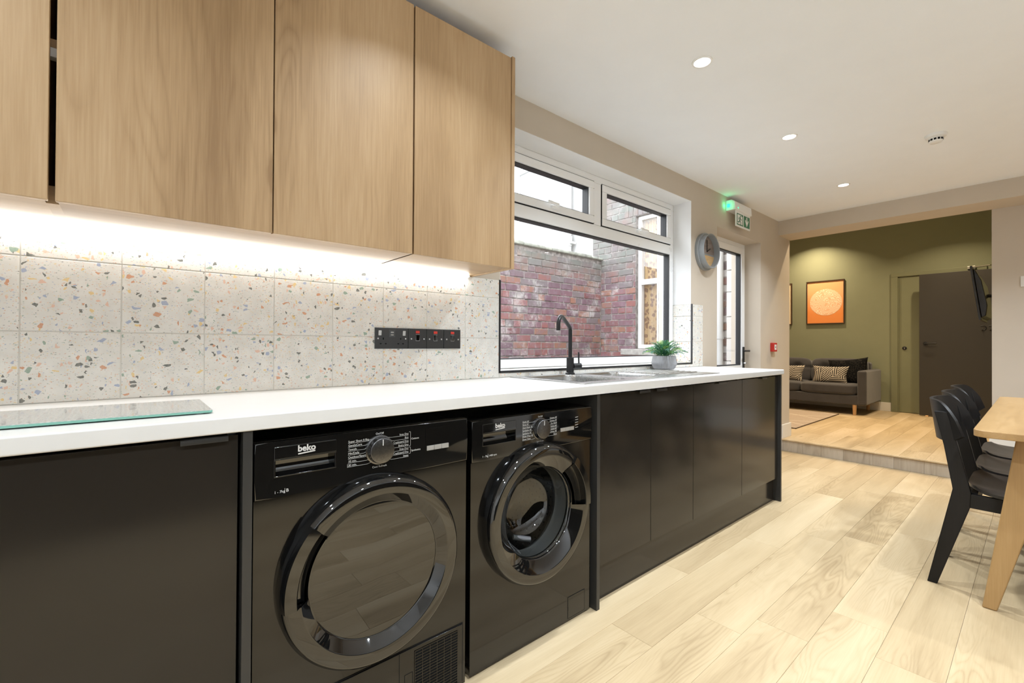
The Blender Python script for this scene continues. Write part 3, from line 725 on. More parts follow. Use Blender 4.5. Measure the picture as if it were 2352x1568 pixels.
# ================================================================== GLASS BOARD
def boardm():
    z = NT('textured_glass'); v = z.pos(); a = z.n('TexVoronoi'); a.inputs['Randomness'].default_value = .15
    z.put(a.inputs['Vector'], v); z.put(a.inputs['Scale'], 105); h = z.maprange(a.outputs['Distance'], .55, .1)
    z.set(col=z.mix(h, (.40, .40, .38), (.74, .77, .70)), rough=.12, spec=.9, coat=.3); z.bump(h, .9, .003); return z.m
t = thing('glass_board', 'textured clear glass worktop protector lying on the white worktop', 'chopping board', (-.32, -.365, ZT))
b = nb(); prism(b, rrect(-.52, -.072, -.495, -.235, .006), ZT+.0078, ZT+.0088, 'XY'); part('plate', b, boardm(), t, 30)
b = nb(); ringp = rrect(-.5205, -.0715, -.4955, -.2345, .006); prism(b, ringp, ZT+.0028, ZT+.0079, 'XY'); part('green_edge', b, plain('green_glass_edge', (.16, .38, .30), .1, spec=.8), t, 30, label='green tinted edge of the glass')
for x in (-.5, -.095):
    for y in (-.475, -.255): b = nb(); cyl(b, .008, (x, y, ZT), (x, y, ZT+.0022), 12); part('rubber_foot', b, WHITE, t)

# ================================================================== SOCKETS
PLATE = plain('black_nickel_plate', (.012, .0115, .011), .22, spec=.7, var=.1)
PLUGT = -.0092
SILV = plain('silver_rocker', (.55, .55, .54), .35, .3)
def plate_screw(b, x, z): lathe(b, [(.0035, 0), (.0035, -.0012), (0, -.0014)], 12, (x, PLUGT-.0055, z), 'Y')
ZC = 1.1085
def plate(name, x0, x1, label):
    r = thing(name, label, 'socket' if 'socket' in name else 'switch', ((x0+x1)/2, PLUGT, ZC))
    q = nb(); box(q, x0, x1, PLUGT-.0055, PLUGT+.0004, 1.0655, 1.1515, .0012, 2); part('plate', q, PLATE, r)
    q = nb(); box(q, x0-.0008, x1+.0008, PLUGT-.001, PLUGT+.0008, 1.0645, 1.1525); part('rim', q, CHROME, r, 0)
    return r
r = plate('double_socket', .533, .6795, 'black double power socket, leftmost plate of the row on the tiles')
F = PLUGT-.0055
b = nb(); plate_screw(b, .545, 1.107); plate_screw(b, .667, 1.107); part('screw', b, CHROME, r)
for xs in (.553, .660):
    b = nb(); box(b, xs-.006, xs+.006, F-.004, F+.001, 1.120, 1.140, .0015, 2, Matrix.Rotation(.12, 3, 'X')); part('rocker', b, SILV, r)
for xs in (.568, .645):
    b = nb(); box(b, xs-.0022, xs+.0022, F-.0003, F+.002, 1.103, 1.111); box(b, xs-.0145, xs-.0075, F-.0003, F+.002, 1.084, 1.0885); box(b, xs+.0075, xs+.0145, F-.0003, F+.002, 1.084, 1.0885); part('pin_slots', b, DARKIN, r, 0)
b = nb(); box(b, .592, .621, F-.0012, F+.001, 1.113, 1.143, .001); part('usb_module', b, GLOSS, r)
b = nb(); box(b, .600, .613, F-.0016, F+.001, 1.120, 1.1255); box(b, .600, .613, F-.0016, F+.001, 1.1305, 1.136); part('usb_port', b, BUTTON, r, 0)
for x0, x1, lb in ((.6810, .7675, 'black switch plate next to the double socket'), (.7690, .8555, 'middle black switch plate with a red light, second from the right'), (.8570, .9450, 'rightmost black switch plate of the row on the tiles')):
    r = plate('cooker_switch', x0, x1, lb); xm = (x0+x1)/2
    r['group'] = 'switch plates beside the double socket'
    b = nb(); plate_screw(b, x0+.013, 1.107); plate_screw(b, x1-.013, 1.107); part('screw', b, CHROME, r)
    b = nb(); box(b, xm-.009, xm+.009, F-.002, F+.001, 1.131, 1.142, .001); part('neon', b, plain('red_neon_window', (.55, .035, .02), .25), r, label='red indicator window')
    b = nb(); box(b, xm-.008, xm+.008, F-.003, F+.001, 1.100, 1.126, .001, 2, Matrix.Rotation(.08, 3, 'X')); part('rocker', b, GLOSS, r)
    b = nb(); ring(b, xm-.009, xm+.009, 1.099, 1.127, .0008, F-.0006, F+.001); part('rocker_rim', b, CHROME, r, 0)

# ================================================================== BASE UNITS
YD = -.561                                                  # door fronts
def pull(b, x0, x1):
    box(b, x0, x1, YD-.014, YD+.004, .8765, .8785, .0005, 1); box(b, x0, x1, YD-.014, YD-.012, .866, .8785, .0005, 1)
def base_cab(x0, x1, doors, pulls, label, hollow=False):
    r = thing('base_cabinet', label, 'cabinet', ((x0+x1)/2, -.28, 0), 'dark base cabinets under the worktop')
    b = nb(); box(b, x0, x0+.018, YD+.021, -.012, .16, .884); box(b, x1-.018, x1, YD+.021, -.012, .16, .884)
    box(b, x0+.018, x1-.018, YD+.021, -.012, .16, .178); box(b, x0+.018, x1-.018, -.020, -.012, .178, .884)
    for xx in (x0+.05, x1-.05):
        for yy in (-.46, -.08): cyl(b, .018, (xx, yy, 0), (xx, yy, .16), 10)
    part('carcass', b, DARKP, r, 0)
    for (a, e), (pa, pe) in zip(doors, pulls):
        b = nb(); box(b, a+.0015, e-.0015, YD, YD+.019, .163, .8755, .0012, 2); d = part('door', b, DARK, r)
        b = nb(); pull(b, pa, pe); part('handle', b, HANDLE, d)
    return r
base_cab(-1.23, -.030, [(-1.23, -.628), (-.626, -.0285)], [(-.77, -.68), (-.138, -.051)], 'dark base cabinet at the far left below the glass board')
base_cab(1.259, 2.059, [(1.259, 1.659), (1.659, 2.059)], [(1.547, 1.634), (1.689, 1.78)], 'two-door dark base cabinet under the sink, right of the washing machine')
base_cab(2.059, 2.659, [(2.059, 2.659)], [(2.325, 2.429)], 'single-door dark base cabinet under the draining board')
ce = base_cab(2.659, 3.240, [(2.659, 3.241)], [(2.938, 3.021)], 'last dark base cabinet at the end of the worktop nearest the step')
b = nb(); box(b, 3.2425, 3.2605, -.580, -.012, 0, .8845, .001, 1); part('end_panel', b, DARKP, ce, 30)
for x0, x1, lb in ((-.0235, -.0035, 'narrow dark filler panel left of the tumble dryer'), (1.2375, 1.2575, 'narrow dark filler panel between washing machine and sink cabinet')):
    b = nb(); box(b, x0, x1, -.580, -.012, 0, .8845, .001, 1); tag(part('filler_panel', b, DARKP, None, 30), lb, 'panel', 'filler panels beside the machines')
b = nb(); box(b, 1.2585, 3.2415, -.533, -.517, 0, .155); tag(part('plinth', b, DARK, None, 0), 'dark recessed plinth along the floor under the cabinets', 'plinth')
b = nb(); box(b, -1.23, -.0245, -.533, -.517, 0, .155); tag(part('plinth', b, DARK, None, 0), 'dark recessed plinth under the far left cabinet', 'plinth')

for k, lb in enumerate(('unseen dark base cabinet added on the opposite side, by the rear wall', 'second unseen added dark base cabinet from the rear wall, opposite side', 'third unseen added dark base cabinet from the rear wall, opposite side', 'unseen dark base cabinet added on the opposite side, nearest the table')):  # unseen run, added so the glossy fronts reflect something dark
    x0 = -1.4+.95*k; r = thing('base_cabinet', lb, 'cabinet', (x0+.475, -3.05, 0), 'unseen added base cabinets opposite')
    b = nb(); box(b, x0, x0+.948, -3.38, -2.74, .16, .884); box(b, x0, x0+.948, -3.38, -2.80, 0, .16); part('carcass', b, DARKP, r, 0)
    for j in range(2): b = nb(); box(b, x0+.475*j+.001, x0+.475*j+.473, -2.739, -2.72, .163, .8755, .001, 1); part('door', b, DARK, r, 30)
b = nb(); box(b, -1.4, 2.41, -3.39, -2.70, .885, .92, .004); tag(part('worktop', b, WTOP, None, 25), 'unseen white worktop added on the opposite side, behind the camera', 'worktop')

# ================================================================== TUMBLE DRYER AND WASHING MACHINE
def machine(kind, x0, yf, ztop, label):
    r = thing('tumble_dryer' if kind == 'dryer' else 'washing_machine', label, 'tumble dryer' if kind == 'dryer' else 'washing machine', (x0+.299, -.30, 0))
    x1 = x0+.598; zf = ztop-.135; cx, cz = x0+.298, .477; RO = .250
    rin = .178 if kind == 'dryer' else .160
    # body
    b = nb()
    box(b, x0+.002, x0+.012, yf+.004, -.06, .014, ztop-.006); box(b, x1-.012, x1-.002, yf+.004, -.06, .014, ztop-.006)
    box(b, x0+.012, x1-.012, -.07, -.06, .014, ztop-.006); box(b, x0+.012, x1-.012, yf+.004, -.07, .014, .03); box(b, x0, x1, yf+.006, -.06, ztop-.010, ztop, .003)
    for xx in (x0+.05, x1-.05):
        for yy in (yf+.06, -.10): cyl(b, .02, (xx, yy, 0), (xx, yy, .016), 12)
    part('cabinet', b, GLOSSB, r)
    b = nb(); holeplate(b, x0, x1, .012, zf-.0015, cx, cz, rin+.012 if kind == 'washer' else .16, yf)
    b.normal_update(); fl = [f for f in b.faces if f.normal.y > 0]; bmesh.ops.reverse_faces(b, faces=fl); b.normal_update(); bmesh.ops.solidify(b, geom=list(b.faces), thickness=.005)
    part('front_panel', b, GLOSSB, r, 30)
    # control fascia with the drawer opening
    dx0, dx1, dz1 = x0+.041, x0+.187, ztop-.014; dzm, dz0 = ztop-.044, ztop-.084
    b = nb(); gridplate(b, [x0, dx0+.004, dx1-.004, x1], [zf, dz0, dzm, ztop-.001], yf-.006, yf+.02, {(1, 1)}, 'XZ')
    es = [e for e in b.edges if all(abs(v.co.y-(yf-.006)) < 1e-6 for v in e.verts) and (all(abs(v.co.z-(ztop-.001)) < 1e-6 for v in e.verts) or all(abs(v.co.x-x0) < 1e-6 for v in e.verts) or all(abs(v.co.x-x1) < 1e-6 for v in e.verts) or all(abs(v.co.z-zf) < 1e-6 for v in e.verts))]
    bmesh.ops.bevel(b, geom=es, offset=.004, segments=3, profile=.5, affect='EDGES')
    part('control_fascia', b, GLOSS, r, 40)
    Y = yf-.006
    b = nb(); box(b, dx0, dx1, Y-.003, Y+.004, dzm, dz1, .0015); dr = part('drawer', b, GLOSS, r)
    b = nb(); prof = [(Y, dzm), (Y+.020, dzm-.004), (Y+.026, dzm-.02), (Y+.020, dz0+.006), (Y, dz0)]
    prism(b, prof+[(Y+.03, dz0), (Y+.03, dzm)], dx0+.004, dx1-.004, 'YZ'); part('drawer_recess', b, GLOSSR, dr)
    b = nb(); ring(b, dx0, dx1, dz0-.003, dzm, .003, Y-.002, Y+.003, .0008); part('drawer_rim', b, GLOSSR, dr)
    # printed marks
    b = nb(); yp = Y-.0004
    text(b, 'beko', .021, (x0+.093, Y-.0036, ztop-.031), bold=.0007)
    prism(b, [(x0+.094, ztop-.0385), (x0+.134, ztop-.0355), (x0+.134, ztop-.0325), (x0+.094, ztop-.0355)], Y-.0039, Y-.0030, 'XZ'); part('logo', b, PRINT, r, 0)['kind'] = 'stuff'
    b = nb(); kx, kz = x0+.305, ztop-.058
    if kind == 'dryer':
        text(b, '1 - 7kg', .0085, (x0+.042, yp, zf+.010)); line(b, [(x0+.0655, zf+.008), (x0+.0655, zf+.019)], .0007, yp); text(b, 'B', .011, (x0+.068, yp, zf+.010))
        L_ = ['Super Short 0.5kg', 'GentleCare', 'Towels', 'Mix/Daily', 'Outdoor/Sport', '10 min.', '30 min.']
        R_ = ['Iron Dry', 'Eco', 'Cupboard Dry', 'Extra Dry', 'Iron Dry', 'Cupboard Dry', 'Jeans']; top, bot = 'On/Off', 'Cool Refresh'
    else:
        text(b, '1 - 7kg', .0085, (x0+.042, yp, zf+.012)); line(b, [(x0+.0655, zf+.010), (x0+.0655, zf+.021)], .0007, yp); text(b, '1400 rpm', .0085, (x0+.069, yp, zf+.012))
        L_ = ["Quick 30'", "Shirts 40'", "Hand Wash 40'", "Synthetics 40'", "Synthetics 20'", "Down Wear 40'", 'Drum Clean']
        R_ = ["Cottons 20'", "Cottons 40'", 'Eco 40-60', "Cottons 60'", "Prewash 60'", "Cottons 90'", 'Rinse']; top, bot = 'On/Off', 'Spin+Drain'
    for k in range(7):
        z = ztop-.028-.0103*k; a = math.radians(128+k*(232-128)/6) if k else math.radians(122)
        text(b, L_[k], .0078, (kx-.087, yp, z)); line(b, [(kx-.087, z-.0018), (kx-.044+.009*abs(3-k)/3, z-.0018), (kx+.039*math.cos(a), kz+.039*math.sin(a))], .0006, yp)
        a = math.radians(52-k*104/6)
        text(b, R_[k], .0078, (kx+.087, yp, z+.001), align='RIGHT'); line(b, [(kx+.087, z-.0008), (kx+.044-.009*abs(3-k)/3, z-.0008), (kx+.039*math.cos(a), kz+.039*math.sin(a))], .0006, yp)
    text(b, top, .0078, (kx, yp, kz+.042), align='CENTER'); text(b, bot, .0078, (kx, yp, kz-.048), align='CENTER')
    if kind == 'dryer':
        line(b, [(kx+.089, ztop-.020), (kx+.0935, ztop-.020), (kx+.0935, ztop-.060), (kx+.089, ztop-.060)], .0006, yp); text(b, 'Cottons', .0074, (kx+.096, yp, ztop-.043))
        line(b, [(kx+.089, ztop-.064), (kx+.0935, ztop-.064), (kx+.0935, ztop-.082), (kx+.089, ztop-.082)], .0006, yp); text(b, 'Synthetics', .0074, (kx+.096, yp, ztop-.077))
        line(b, [(kx-.0885, ztop-.084), (kx-.0885, ztop-.0925)], .0006, yp)
        for cxx in (.463, .500, .517):
            for j in range(4): line(b, [(x0+cxx-.002, ztop-.030-.0085*j), (x0+cxx+.002, ztop-.030-.0085*j)], .002, yp)
    else:
        for j in range(5): line(b, [(x0+.497, ztop-.036-.010*j), (x0+.512, ztop-.035-.010*j)], .0016, yp)
    part('dial_legend', b, PRINT, r, 0, label='white printed lettering')['kind'] = 'stuff'
    # dial, buttons
    b = nb(); lathe(b, [(.040, .0), (.040, -.002), (.036, -.003)], 48, (kx, Y, kz), 'Y'); lathe(b, [(.036, -.001), (.0345, -.020), (.0325, -.022), (0, -.0215)], 48, (kx, Y, kz), 'Y')
    dl = part('dial', b, DIALM, r); b = nb(); box(b, kx-.001, kx+.001, Y-.0235, Y-.021, kz+.015, kz+.031); part('pointer', b, PRINT, dl, 0)
    bx = x0+(.452 if kind == 'dryer' else .412); n = 3; bw = .076/n
    for k in range(n):
        b = nb(); box(b, bx+k*bw, bx+(k+1)*bw-.0006, Y-.0025, Y+.001, ztop-.083, ztop-.069, .0008); part('button', b, BUTTON, r)
    b = nb(); box(b, bx-.004, bx+.080, Y-.0006, Y+.001, ztop-.066, ztop-.018); part('display', b, SMOKE, r, 0)
    # door
    b = nb()
    if kind == 'dryer': pf = [(RO, .0), (RO, -.018), (RO-.004, -.034), (RO-.012, -.043), (RO-.018, -.0445), (RO-.042, -.0445), (RO-.046, -.043), (rin+.004, -.022), (rin, -.020)]
    else: pf = [(RO, .0), (RO, -.018), (RO-.004, -.034), (RO-.012, -.043), (RO-.018, -.0445), (RO-.040, -.0445), (RO-.044, -.043), (rin+.006, -.020), (rin+.002, -.012), (rin+.001, .006)]
    # a notch is cut in the outer rim where the hand grips
    s0, s1 = (math.radians(138), math.radians(186)) if kind == 'dryer' else (math.radians(-4), math.radians(48))
    n = 120; rings = []
    for rr, h in pf:
        rg = []
        for k in range(n):
            a = 2*pi*k/n; rg.append(b.verts.new((cx+rr*math.cos(a), yf+h, cz+rr*math.sin(a))))
        rings.append(rg)
    inside = lambda k: any(s0 <= 2*pi*(k+.5)/n+o <= s1 for o in (0, -2*pi))
    for j, (A, B) in enumerate(zip(rings, rings[1:])):
        for k in range(n):
            if inside(k) and 4 <= j <= 6: continue
            b.faces.new((A[k], A[(k+1) % n], B[(k+1) % n], B[k]))
    door = part('door', b, GLOSSR, r, 32)
    # handle: grip lip and recess in the notch
    b = nb()
    ks = [k for k in range(-n, n) if inside(k % n) and s0-.06 <= 2*pi*(k+.5)/n <= s1+.06]
    sec = [(RO-.003, -.034), (RO-.008, -.050), (RO-.034, -.052), (RO-.037, -.048), (RO-.037, -.022), (RO-.052, -.018), (rin+.014, -.026)]
    a0, a1 = 2*pi*ks[0]/n, 2*pi*(ks[-1]+1)/n; m_ = 24; prev = None; rgs = []
    for k in range(m_+1):
        a = a0+(a1-a0)*k/m_; rgs.append([b.verts.new((cx+rr*math.cos(a), yf+h, cz+rr*math.sin(a))) for rr, h in sec])
    for A, B in zip(rgs, rgs[1:]):
        for j in range(len(sec)-1): b.faces.new((A[j], B[j], B[j+1], A[j+1]))
    for R_ in (rgs[0], rgs[-1]):
        b.faces.new(R_)
    part('handle', b, GLOSS, door, 40)
    if kind == 'dryer':
        b = nb(); lathe(b, [(rin+.002, -.019), (rin-.01, -.0195), (rin*.5, -.0215), (0, -.022)], 64, (cx, yf, cz), 'Y'); part('door_glass', b, SMOKE, door)
        # vent flap
        vx0, vx1 = x0+.060, x0+.585
        b = nb(); ring(b, vx0-.003, vx1+.003, .020, .206, .003, yf-.0012, yf+.001); part('flap_groove', b, DARKIN, r, 0)
        b = nb(); box(b, vx0, vx1, yf-.004, yf+.001, .020, .2025, .002); fp = part('filter_flap', b, GLOSSB, r)
        b = nb(); box(b, x0+.3690, x0+.3702, yf-.0046, yf-.002, .022, .2015); ring(b, x0+.386, x0+.412, .02, .135, .0012, yf-.0046, yf-.002); part('seam', b, DARKIN, fp, 0)
        cols = 6; gx0, gx1 = x0+.418, x0+.566; cw = (gx1-gx0)/cols
        b = nb(); box(b, gx0, gx1, yf-.0044, yf-.002, .022, .190); part('grille_backing', b, DARKIN, fp, 0)
        for k in range(cols+1):
            q = nb(); box(q, gx0+k*cw-.001, gx0+k*cw+.001, yf-.0062, yf-.0038, .022, .1905); part('grille_bar', q, GLOSSB, fp, 0)
        for k in range(20):
            q = nb(); z = .190-.0085*k; box(q, gx0, gx1, yf-.0060, yf-.0038, z-.0011, z+.0011); part('grille_bar', q, GLOSSB, fp, 0)
    else:
        b = nb(); lathe(b, [(rin+.002, -.011), (rin-.004, -.006), (rin-.012, .030), (rin-.030, .075), (rin-.055, .100), (.06, .108), (0, .110)], 64, (cx, yf, cz), 'Y'); part('door_glass', b, glass('porthole_glass', (.62, .64, .61), .10), door, 60)
        b = nb(); lathe(b, [(rin+.001, -.004), (rin+.003, .012), (rin+.004, .05), (rin-.002, .062), (rin+.004, .075), (rin+.03, .10), (rin+.05, .12)], 64, (cx, yf, cz), 'Y'); part('rubber_seal', b, RUBBER, r)
        b = nb(); cyl(b, .010, (cx+.03, yf+.07, cz-.135), (cx-.03, yf+.10, cz-.120), 14); part('seal_nozzle', b, RUBBER, r)
        b = nb(); lathe(b, [(.20, .12), (.225, .135), (.225, .36), (.215, .375), (0, .38)], 64, (cx, yf, cz), 'Y'); dm = part('drum', b, DRUM, r)
        b = nb()
        for j in range(9):
            for k in range(40):
                a = 2*pi*(k+.5*(j % 2))/40; ca, sa = math.cos(a), math.sin(a); R2 = .2245
                yy = yf+.15+.022*j; u = Vector((-sa, 0, ca))*.004; v = Vector((0, .004, 0)); o = Vector((cx+R2*ca, yy, cz+R2*sa))
                b.faces.new([b.verts.new(o+u*math.cos(q*pi/3)+v*math.sin(q*pi/3)) for q in range(6)])
        h_ = part('drum_holes', b, DARKIN, dm, 0); h_['kind'] = 'stuff'
        for a in (.4, 2.5, 4.6):
            b = nb(); ca, sa = math.cos(a), math.sin(a); prism(b, [(-.03, 0), (-.012, .045), (.012, .045), (.03, 0)], yf+.15, yf+.35, 'XZ')
            mt = Matrix(((-sa, 0, -ca, cx+.222*ca), (0, 1, 0, 0), (ca, 0, -sa, cz+.222*sa), (0, 0, 0, 1))); bmesh.ops.transform(b, matrix=mt, verts=b.verts); part('drum_paddle', b, DRUM, dm, 30)
        b = nb(); ring(b, x0+.464, x0+.563, .019, .103, .0012, yf-.0006, yf+.001); part('flap_groove', b, DARKIN, r, 0)
        b = nb(); box(b, x0+.4655, x0+.5615, yf-.001, yf+.001, .0205, .1015, .0008); box(b, x0+.466, x0+.470, yf-.0016, yf, .05, .062); part('filter_flap', b, GLOSSB, r, 0)
    return r
machine('dryer', .001, -.567, .852, 'black tumble dryer with solid dark round door and vent grille')
machine('washer', .622, -.560, .836, 'black washing machine with a see-through glass porthole door')

# ================================================================== WALL AND CEILING FITTINGS
t = thing('wall_clock', 'round grey deep-rimmed wall clock between window and back door', 'clock', (3.292, 0, 1.836))
GREYM = plain('blue_grey_clock_case', (.25, .265, .275), .45, var=.03)
b = nb(); lathe(b, [(.149, 0), (.149, -.022), (.143, -.026), (.137, -.026), (.137, -.066), (.134, -.068), (.128, -.066), (.126, -.022), (.0, -.021)], 72, (3.292, -.001, 1.836), 'Y', cap0=True); part('case', b, GREYM, t)
b = nb(); prism(b, [(3.292+.1255*math.cos(a), 1.822+0*a+.1255*math.sin(a)+.0) for a in [math.radians(187+166*k/30) for k in range(31)]], -.0245, -.022, 'XZ'); part('face_lower', b, W_CLOCK, t, 0, label='pale wooden lower half of the face')
b = nb(); prism(b, [(3.292+.1255*math.cos(a), 1.836+.1255*math.sin(a)) for a in [math.radians(-7+194*k/30) for k in range(31)]], -.0235, -.022, 'XZ'); part('face_upper', b, W_CLOCK2, t, 0, label='upper half of the face, grey brown reflection painted in')
b = nb(); box(b, 3.289, 3.295, -.030, -.027, 1.836, 1.93); part('minute_hand', b, BLKMET, t, 0)
b = nb(); box(b, 3.288, 3.296, -.028, -.025, 1.836, 1.90, 0, 2, Matrix.Rotation(math.radians(62), 3, 'Y'), (3.292, -.026, 1.836)); part('hour_hand', b, BLKMET, t, 0)
# exit sign
t = thing('exit_sign', 'illuminated green fire exit sign high on the wall by the back door', 'sign', (3.86, -.04, 2.24))
b = nb(); prism(b, [(-.0, 2.245), (-.0, 2.335), (-.045, 2.335), (-.075, 2.315), (-.080, 2.245)], 3.685, 4.02, 'YZ', .004); part('housing', b, WHITE, t)
b = nb(); box(b, 3.722, 4.012, -.068, -.060, 2.113, 2.246, .002); pn = part('sign_panel', b, WHITE, t)
SG = plain('sign_green', (.015, .17, .085), .35)
b = nb(); box(b, 3.738, 3.862, -.0692, -.067, 2.127, 2.226, .0004, 1); box(b, 3.877, 3.998, -.0692, -.067, 2.127, 2.226, .0004, 1); part('green_field', b, SG, pn, 0)
b = nb(); yp = -.0700
prism(b, [(3.748, 2.136), (3.748, 2.217), (3.826, 2.217), (3.826, 2.208), (3.846, 2.208), (3.846, 2.136)], yp, yp+.001, 'XZ')   # doorway
prism(b, [(3.938, 2.136), (3.901, 2.188), (3.912, 2.196), (3.930, 2.170), (3.930, 2.219), (3.946, 2.219), (3.946, 2.170), (3.964, 2.196), (3.975, 2.188)], yp, yp+.001, 'XZ')
part('white_symbol', b, WHITE, pn, 0)
b = nb(); yp = -.0708
prism(b, [(3.806+.008*math.cos(a), 2.206+.008*math.sin(a)) for a in [2*pi*k/14 for k in range(14)]], yp, yp+.001, 'XZ')
line(b, [(3.800, 2.190), (3.790, 2.168)], .013, yp, .001); line(b, [(3.800, 2.191), (3.778, 2.190), (3.768, 2.176)], .0055, yp, .001); line(b, [(3.804, 2.188), (3.816, 2.176), (3.830, 2.180)], .0055, yp, .001)
line(b, [(3.792, 2.168), (3.810, 2.156), (3.812, 2.138)], .008, yp, .001); line(b, [(3.788, 2.168), (3.778, 2.152), (3.756, 2.153)], .008, yp, .001)
part('running_figure', b, SG, pn, 0)
LEDM = emit('green_led', (.03, 1, .38), 2.2)
b = nb(); box(b, 3.676, 3.686, -.034, -.012, 2.270, 2.300, .002); part('led', b, LEDM, t)
b = nb(); box(b, 3.735, 3.745, -.0815, -.078, 2.262, 2.272, .001); part('led', b, LEDM, t)
ld = bpy.data.lights.new('led_glow', 'POINT'); ld.energy = .10; ld.color = (.03, 1, .38); ld.shadow_soft_size = .01
lo = bpy.data.objects.new('led_glow', ld); C.objects.link(lo); lo.parent = t; lo.location = Vector((3.650, -.022, 2.285))-t.location
# fire call point
t = thing('fire_call_point', 'small red fire alarm call point on the wall right of the back door', 'alarm', (4.715, 0, 1.072))
RED = plain('red_plastic', (.52, .03, .025), .35)
b = nb(); box(b, 4.667, 4.763, -.032, 0, 1.028, 1.116, .004); part('case', b, RED, t)
b = nb(); box(b, 4.690, 4.742, -.0335, -.031, 1.045, 1.099); part('press_panel', b, WHITE, t, 0)
b = nb(); cyl(b, .008, (4.716, -.0345, 1.072), (4.716, -.033, 1.072), 14); part('target_dot', b, BLKMET, t)
# light switch at the right edge
t = thing('light_switch', 'white wall switch at the right photo edge', 'switch', (5.215, -1.695, 1.61))
b = nb(); box(b, 5.209, 5.2200, -1.745, -1.652, 1.568, 1.655, .003); part('plate', b, SKIRT, t)
b = nb(); box(b, 5.204, 5.210, -1.715, -1.682, 1.585, 1.638, .002); part('rocker', b, WHITE, t)
# downlights
LENS = emit('downlight_lens', (1, .97, .92), 9)
LENSW = emit('warm_downlight_lens', (1, .78, .5), 9)
def downlight(x, y, z, label, energy, col, lens, group='recessed ceiling downlights', spread=125):
    r = thing('downlight', label, 'ceiling light', (x, y, z), group)
    q = nb(); lathe(q, [(.044, .0), (.043, -.004), (.036, -.0055), (.034, -.003), (.0335, -.0006)], 32, (0, 0, 0)); part('bezel', q, WHITE, r, local=True)
    q = nb(); lathe(q, [(.0335, -.0008), (.02, -.0012), (0, -.0014)], 32); part('lens', q, lens, r, local=True)
    L = bpy.data.lights.new('lamp', 'AREA'); L.shape = 'DISK'; L.size = .07; L.energy = energy; L.color = col; L.spread = math.radians(spread)
    o = bpy.data.objects.new('lamp', L); C.objects.link(o); o.parent = r; o.location = (0, 0, -.012)
    return r
for x, y, lb in ((1.745, -.763, 'lit white downlight nearest the camera, first of three in the ceiling row'), (2.855, -.757, 'lit white downlight in the middle of the ceiling row'), (4.10, -.740, 'lit white downlight farthest along the row, nearest the beam'),
                 (.55, -.77, 'downlight above the wide oak wall cabinet, out of view'), (-.75, -.77, 'unseen downlight added in the ceiling near the rear wall'),
                 (.55, -2.35, 'unseen downlight in the added second ceiling row behind the camera'), (1.9, -2.35, 'unseen downlight of the added second ceiling row over the near table end'), (3.1, -2.35, 'unseen downlight of the added second ceiling row over the dining table'), (4.2, -2.35, 'unseen downlight of the added second ceiling row by the beam'), (-.75, -2.35, 'unseen downlight of the added second ceiling row by the rear wall')):  # second row and rear lamp are unseen, added for even kitchen light
    downlight(x, y, 2.372, lb, P_DOWN*((.35 if y > -1 else 2.3) if x < 1 else .92), COL_DOWN, LENS)  # added second-row lamps near the camera boosted to brighten the cabinet doors
for x, y, lb in ((7.98, .62, 'warm downlight close to the green wall above the pictures'), (6.4, -.6, 'warm downlight over the living room floor'), (5.75, -.45, 'unseen warm downlight added just beyond the beam'), (6.4, 1.3, 'warm downlight over the rug'), (7.6, -1.0, 'warm downlight near the grey door')):  # lamp beyond the beam is unseen, added to brighten floor and soffit
    downlight(x, y, 2.95, lb, P_LIVING*(1.35 if x > 7.9 else 1), COL_LIVING, LENSW, 'living room downlights')
# smoke detector
t = thing('smoke_detector', 'round white smoke detector on the ceiling', 'smoke detector', (3.50, -1.345, 2.372))
b = nb(); lathe(b, [(.052, 0), (.052, -.006), (.048, -.016), (.036, -.019), (.034, -.022)], 40, (0, 0, 0)); part('base', b, WHITE, t, local=True)
b = nb(); lathe(b, [(.033, -.019), (.033, -.040), (.027, -.047), (0, -.048)], 40); part('sensor_head', b, WHITE, t, local=True)
for k in range(12):
    a = 2*pi*k/12; q = nb(); box(q, .0325, .0337, -.006, .006, -.037, -.026); bmesh.ops.rotate(q, cent=(0, 0, 0), matrix=Matrix.Rotation(a, 3, 'Z'), verts=q.verts); part('vent_slot', q, DARKIN, t, 0, local=True)

# ================================================================== DINING TABLE AND CHAIRS
t = thing('dining_table', 'light oak dining table with rounded corners at the right edge', 'table', (3.34, -1.98, 0))
b = nb(); prism(b, rrect(2.385, 4.29, -2.37, -1.575, .05, 8), .722, .750, 'XY', .003); part('table_top', b, W_TABLE, t)
def tleg(sx, sy):
    q = nb(); X = 2.515 if sx < 0 else 4.16; Y = -1.616 if sy > 0 else -2.33; iy = -1 if sy > 0 else 1; ix = 1 if sx < 0 else -1
    A = [(X-.018, Y+.022), (X+.020, Y+.022), (X+.020, Y-.022), (X-.018, Y-.022)]
    tx, ty = X+ix*.012, Y+iy*.135
    B = [(tx-.024, ty+.060), (tx+.030, ty+.060), (tx+.030, ty-.060), (tx-.024, ty-.060)]
    va = [q.verts.new((x, y, 0)) for x, y in A]; vb = [q.verts.new((x, y, .722)) for x, y in B]
    q.faces.new(va[::-1]); q.faces.new(vb)
    for k in range(4): q.faces.new((va[k], va[(k+1) % 4], vb[(k+1) % 4], vb[k]))
    bmesh.ops.recalc_face_normals(q, faces=q.faces); bmesh.ops.bevel(q, geom=list(q.edges), offset=.006, segments=2, profile=.5, affect='EDGES'); return q
for sx in (-1, 1):
    for sy in (-1, 1): part('leg', tleg(sx, sy), W_TABLEZ, t)
b = nb(); box(b, 2.56, 4.12, -1.80, -1.78, .66, .722); box(b, 2.56, 4.12, -2.17, -2.15, .66, .722); part('apron', b, W_TABLE, t, 0)

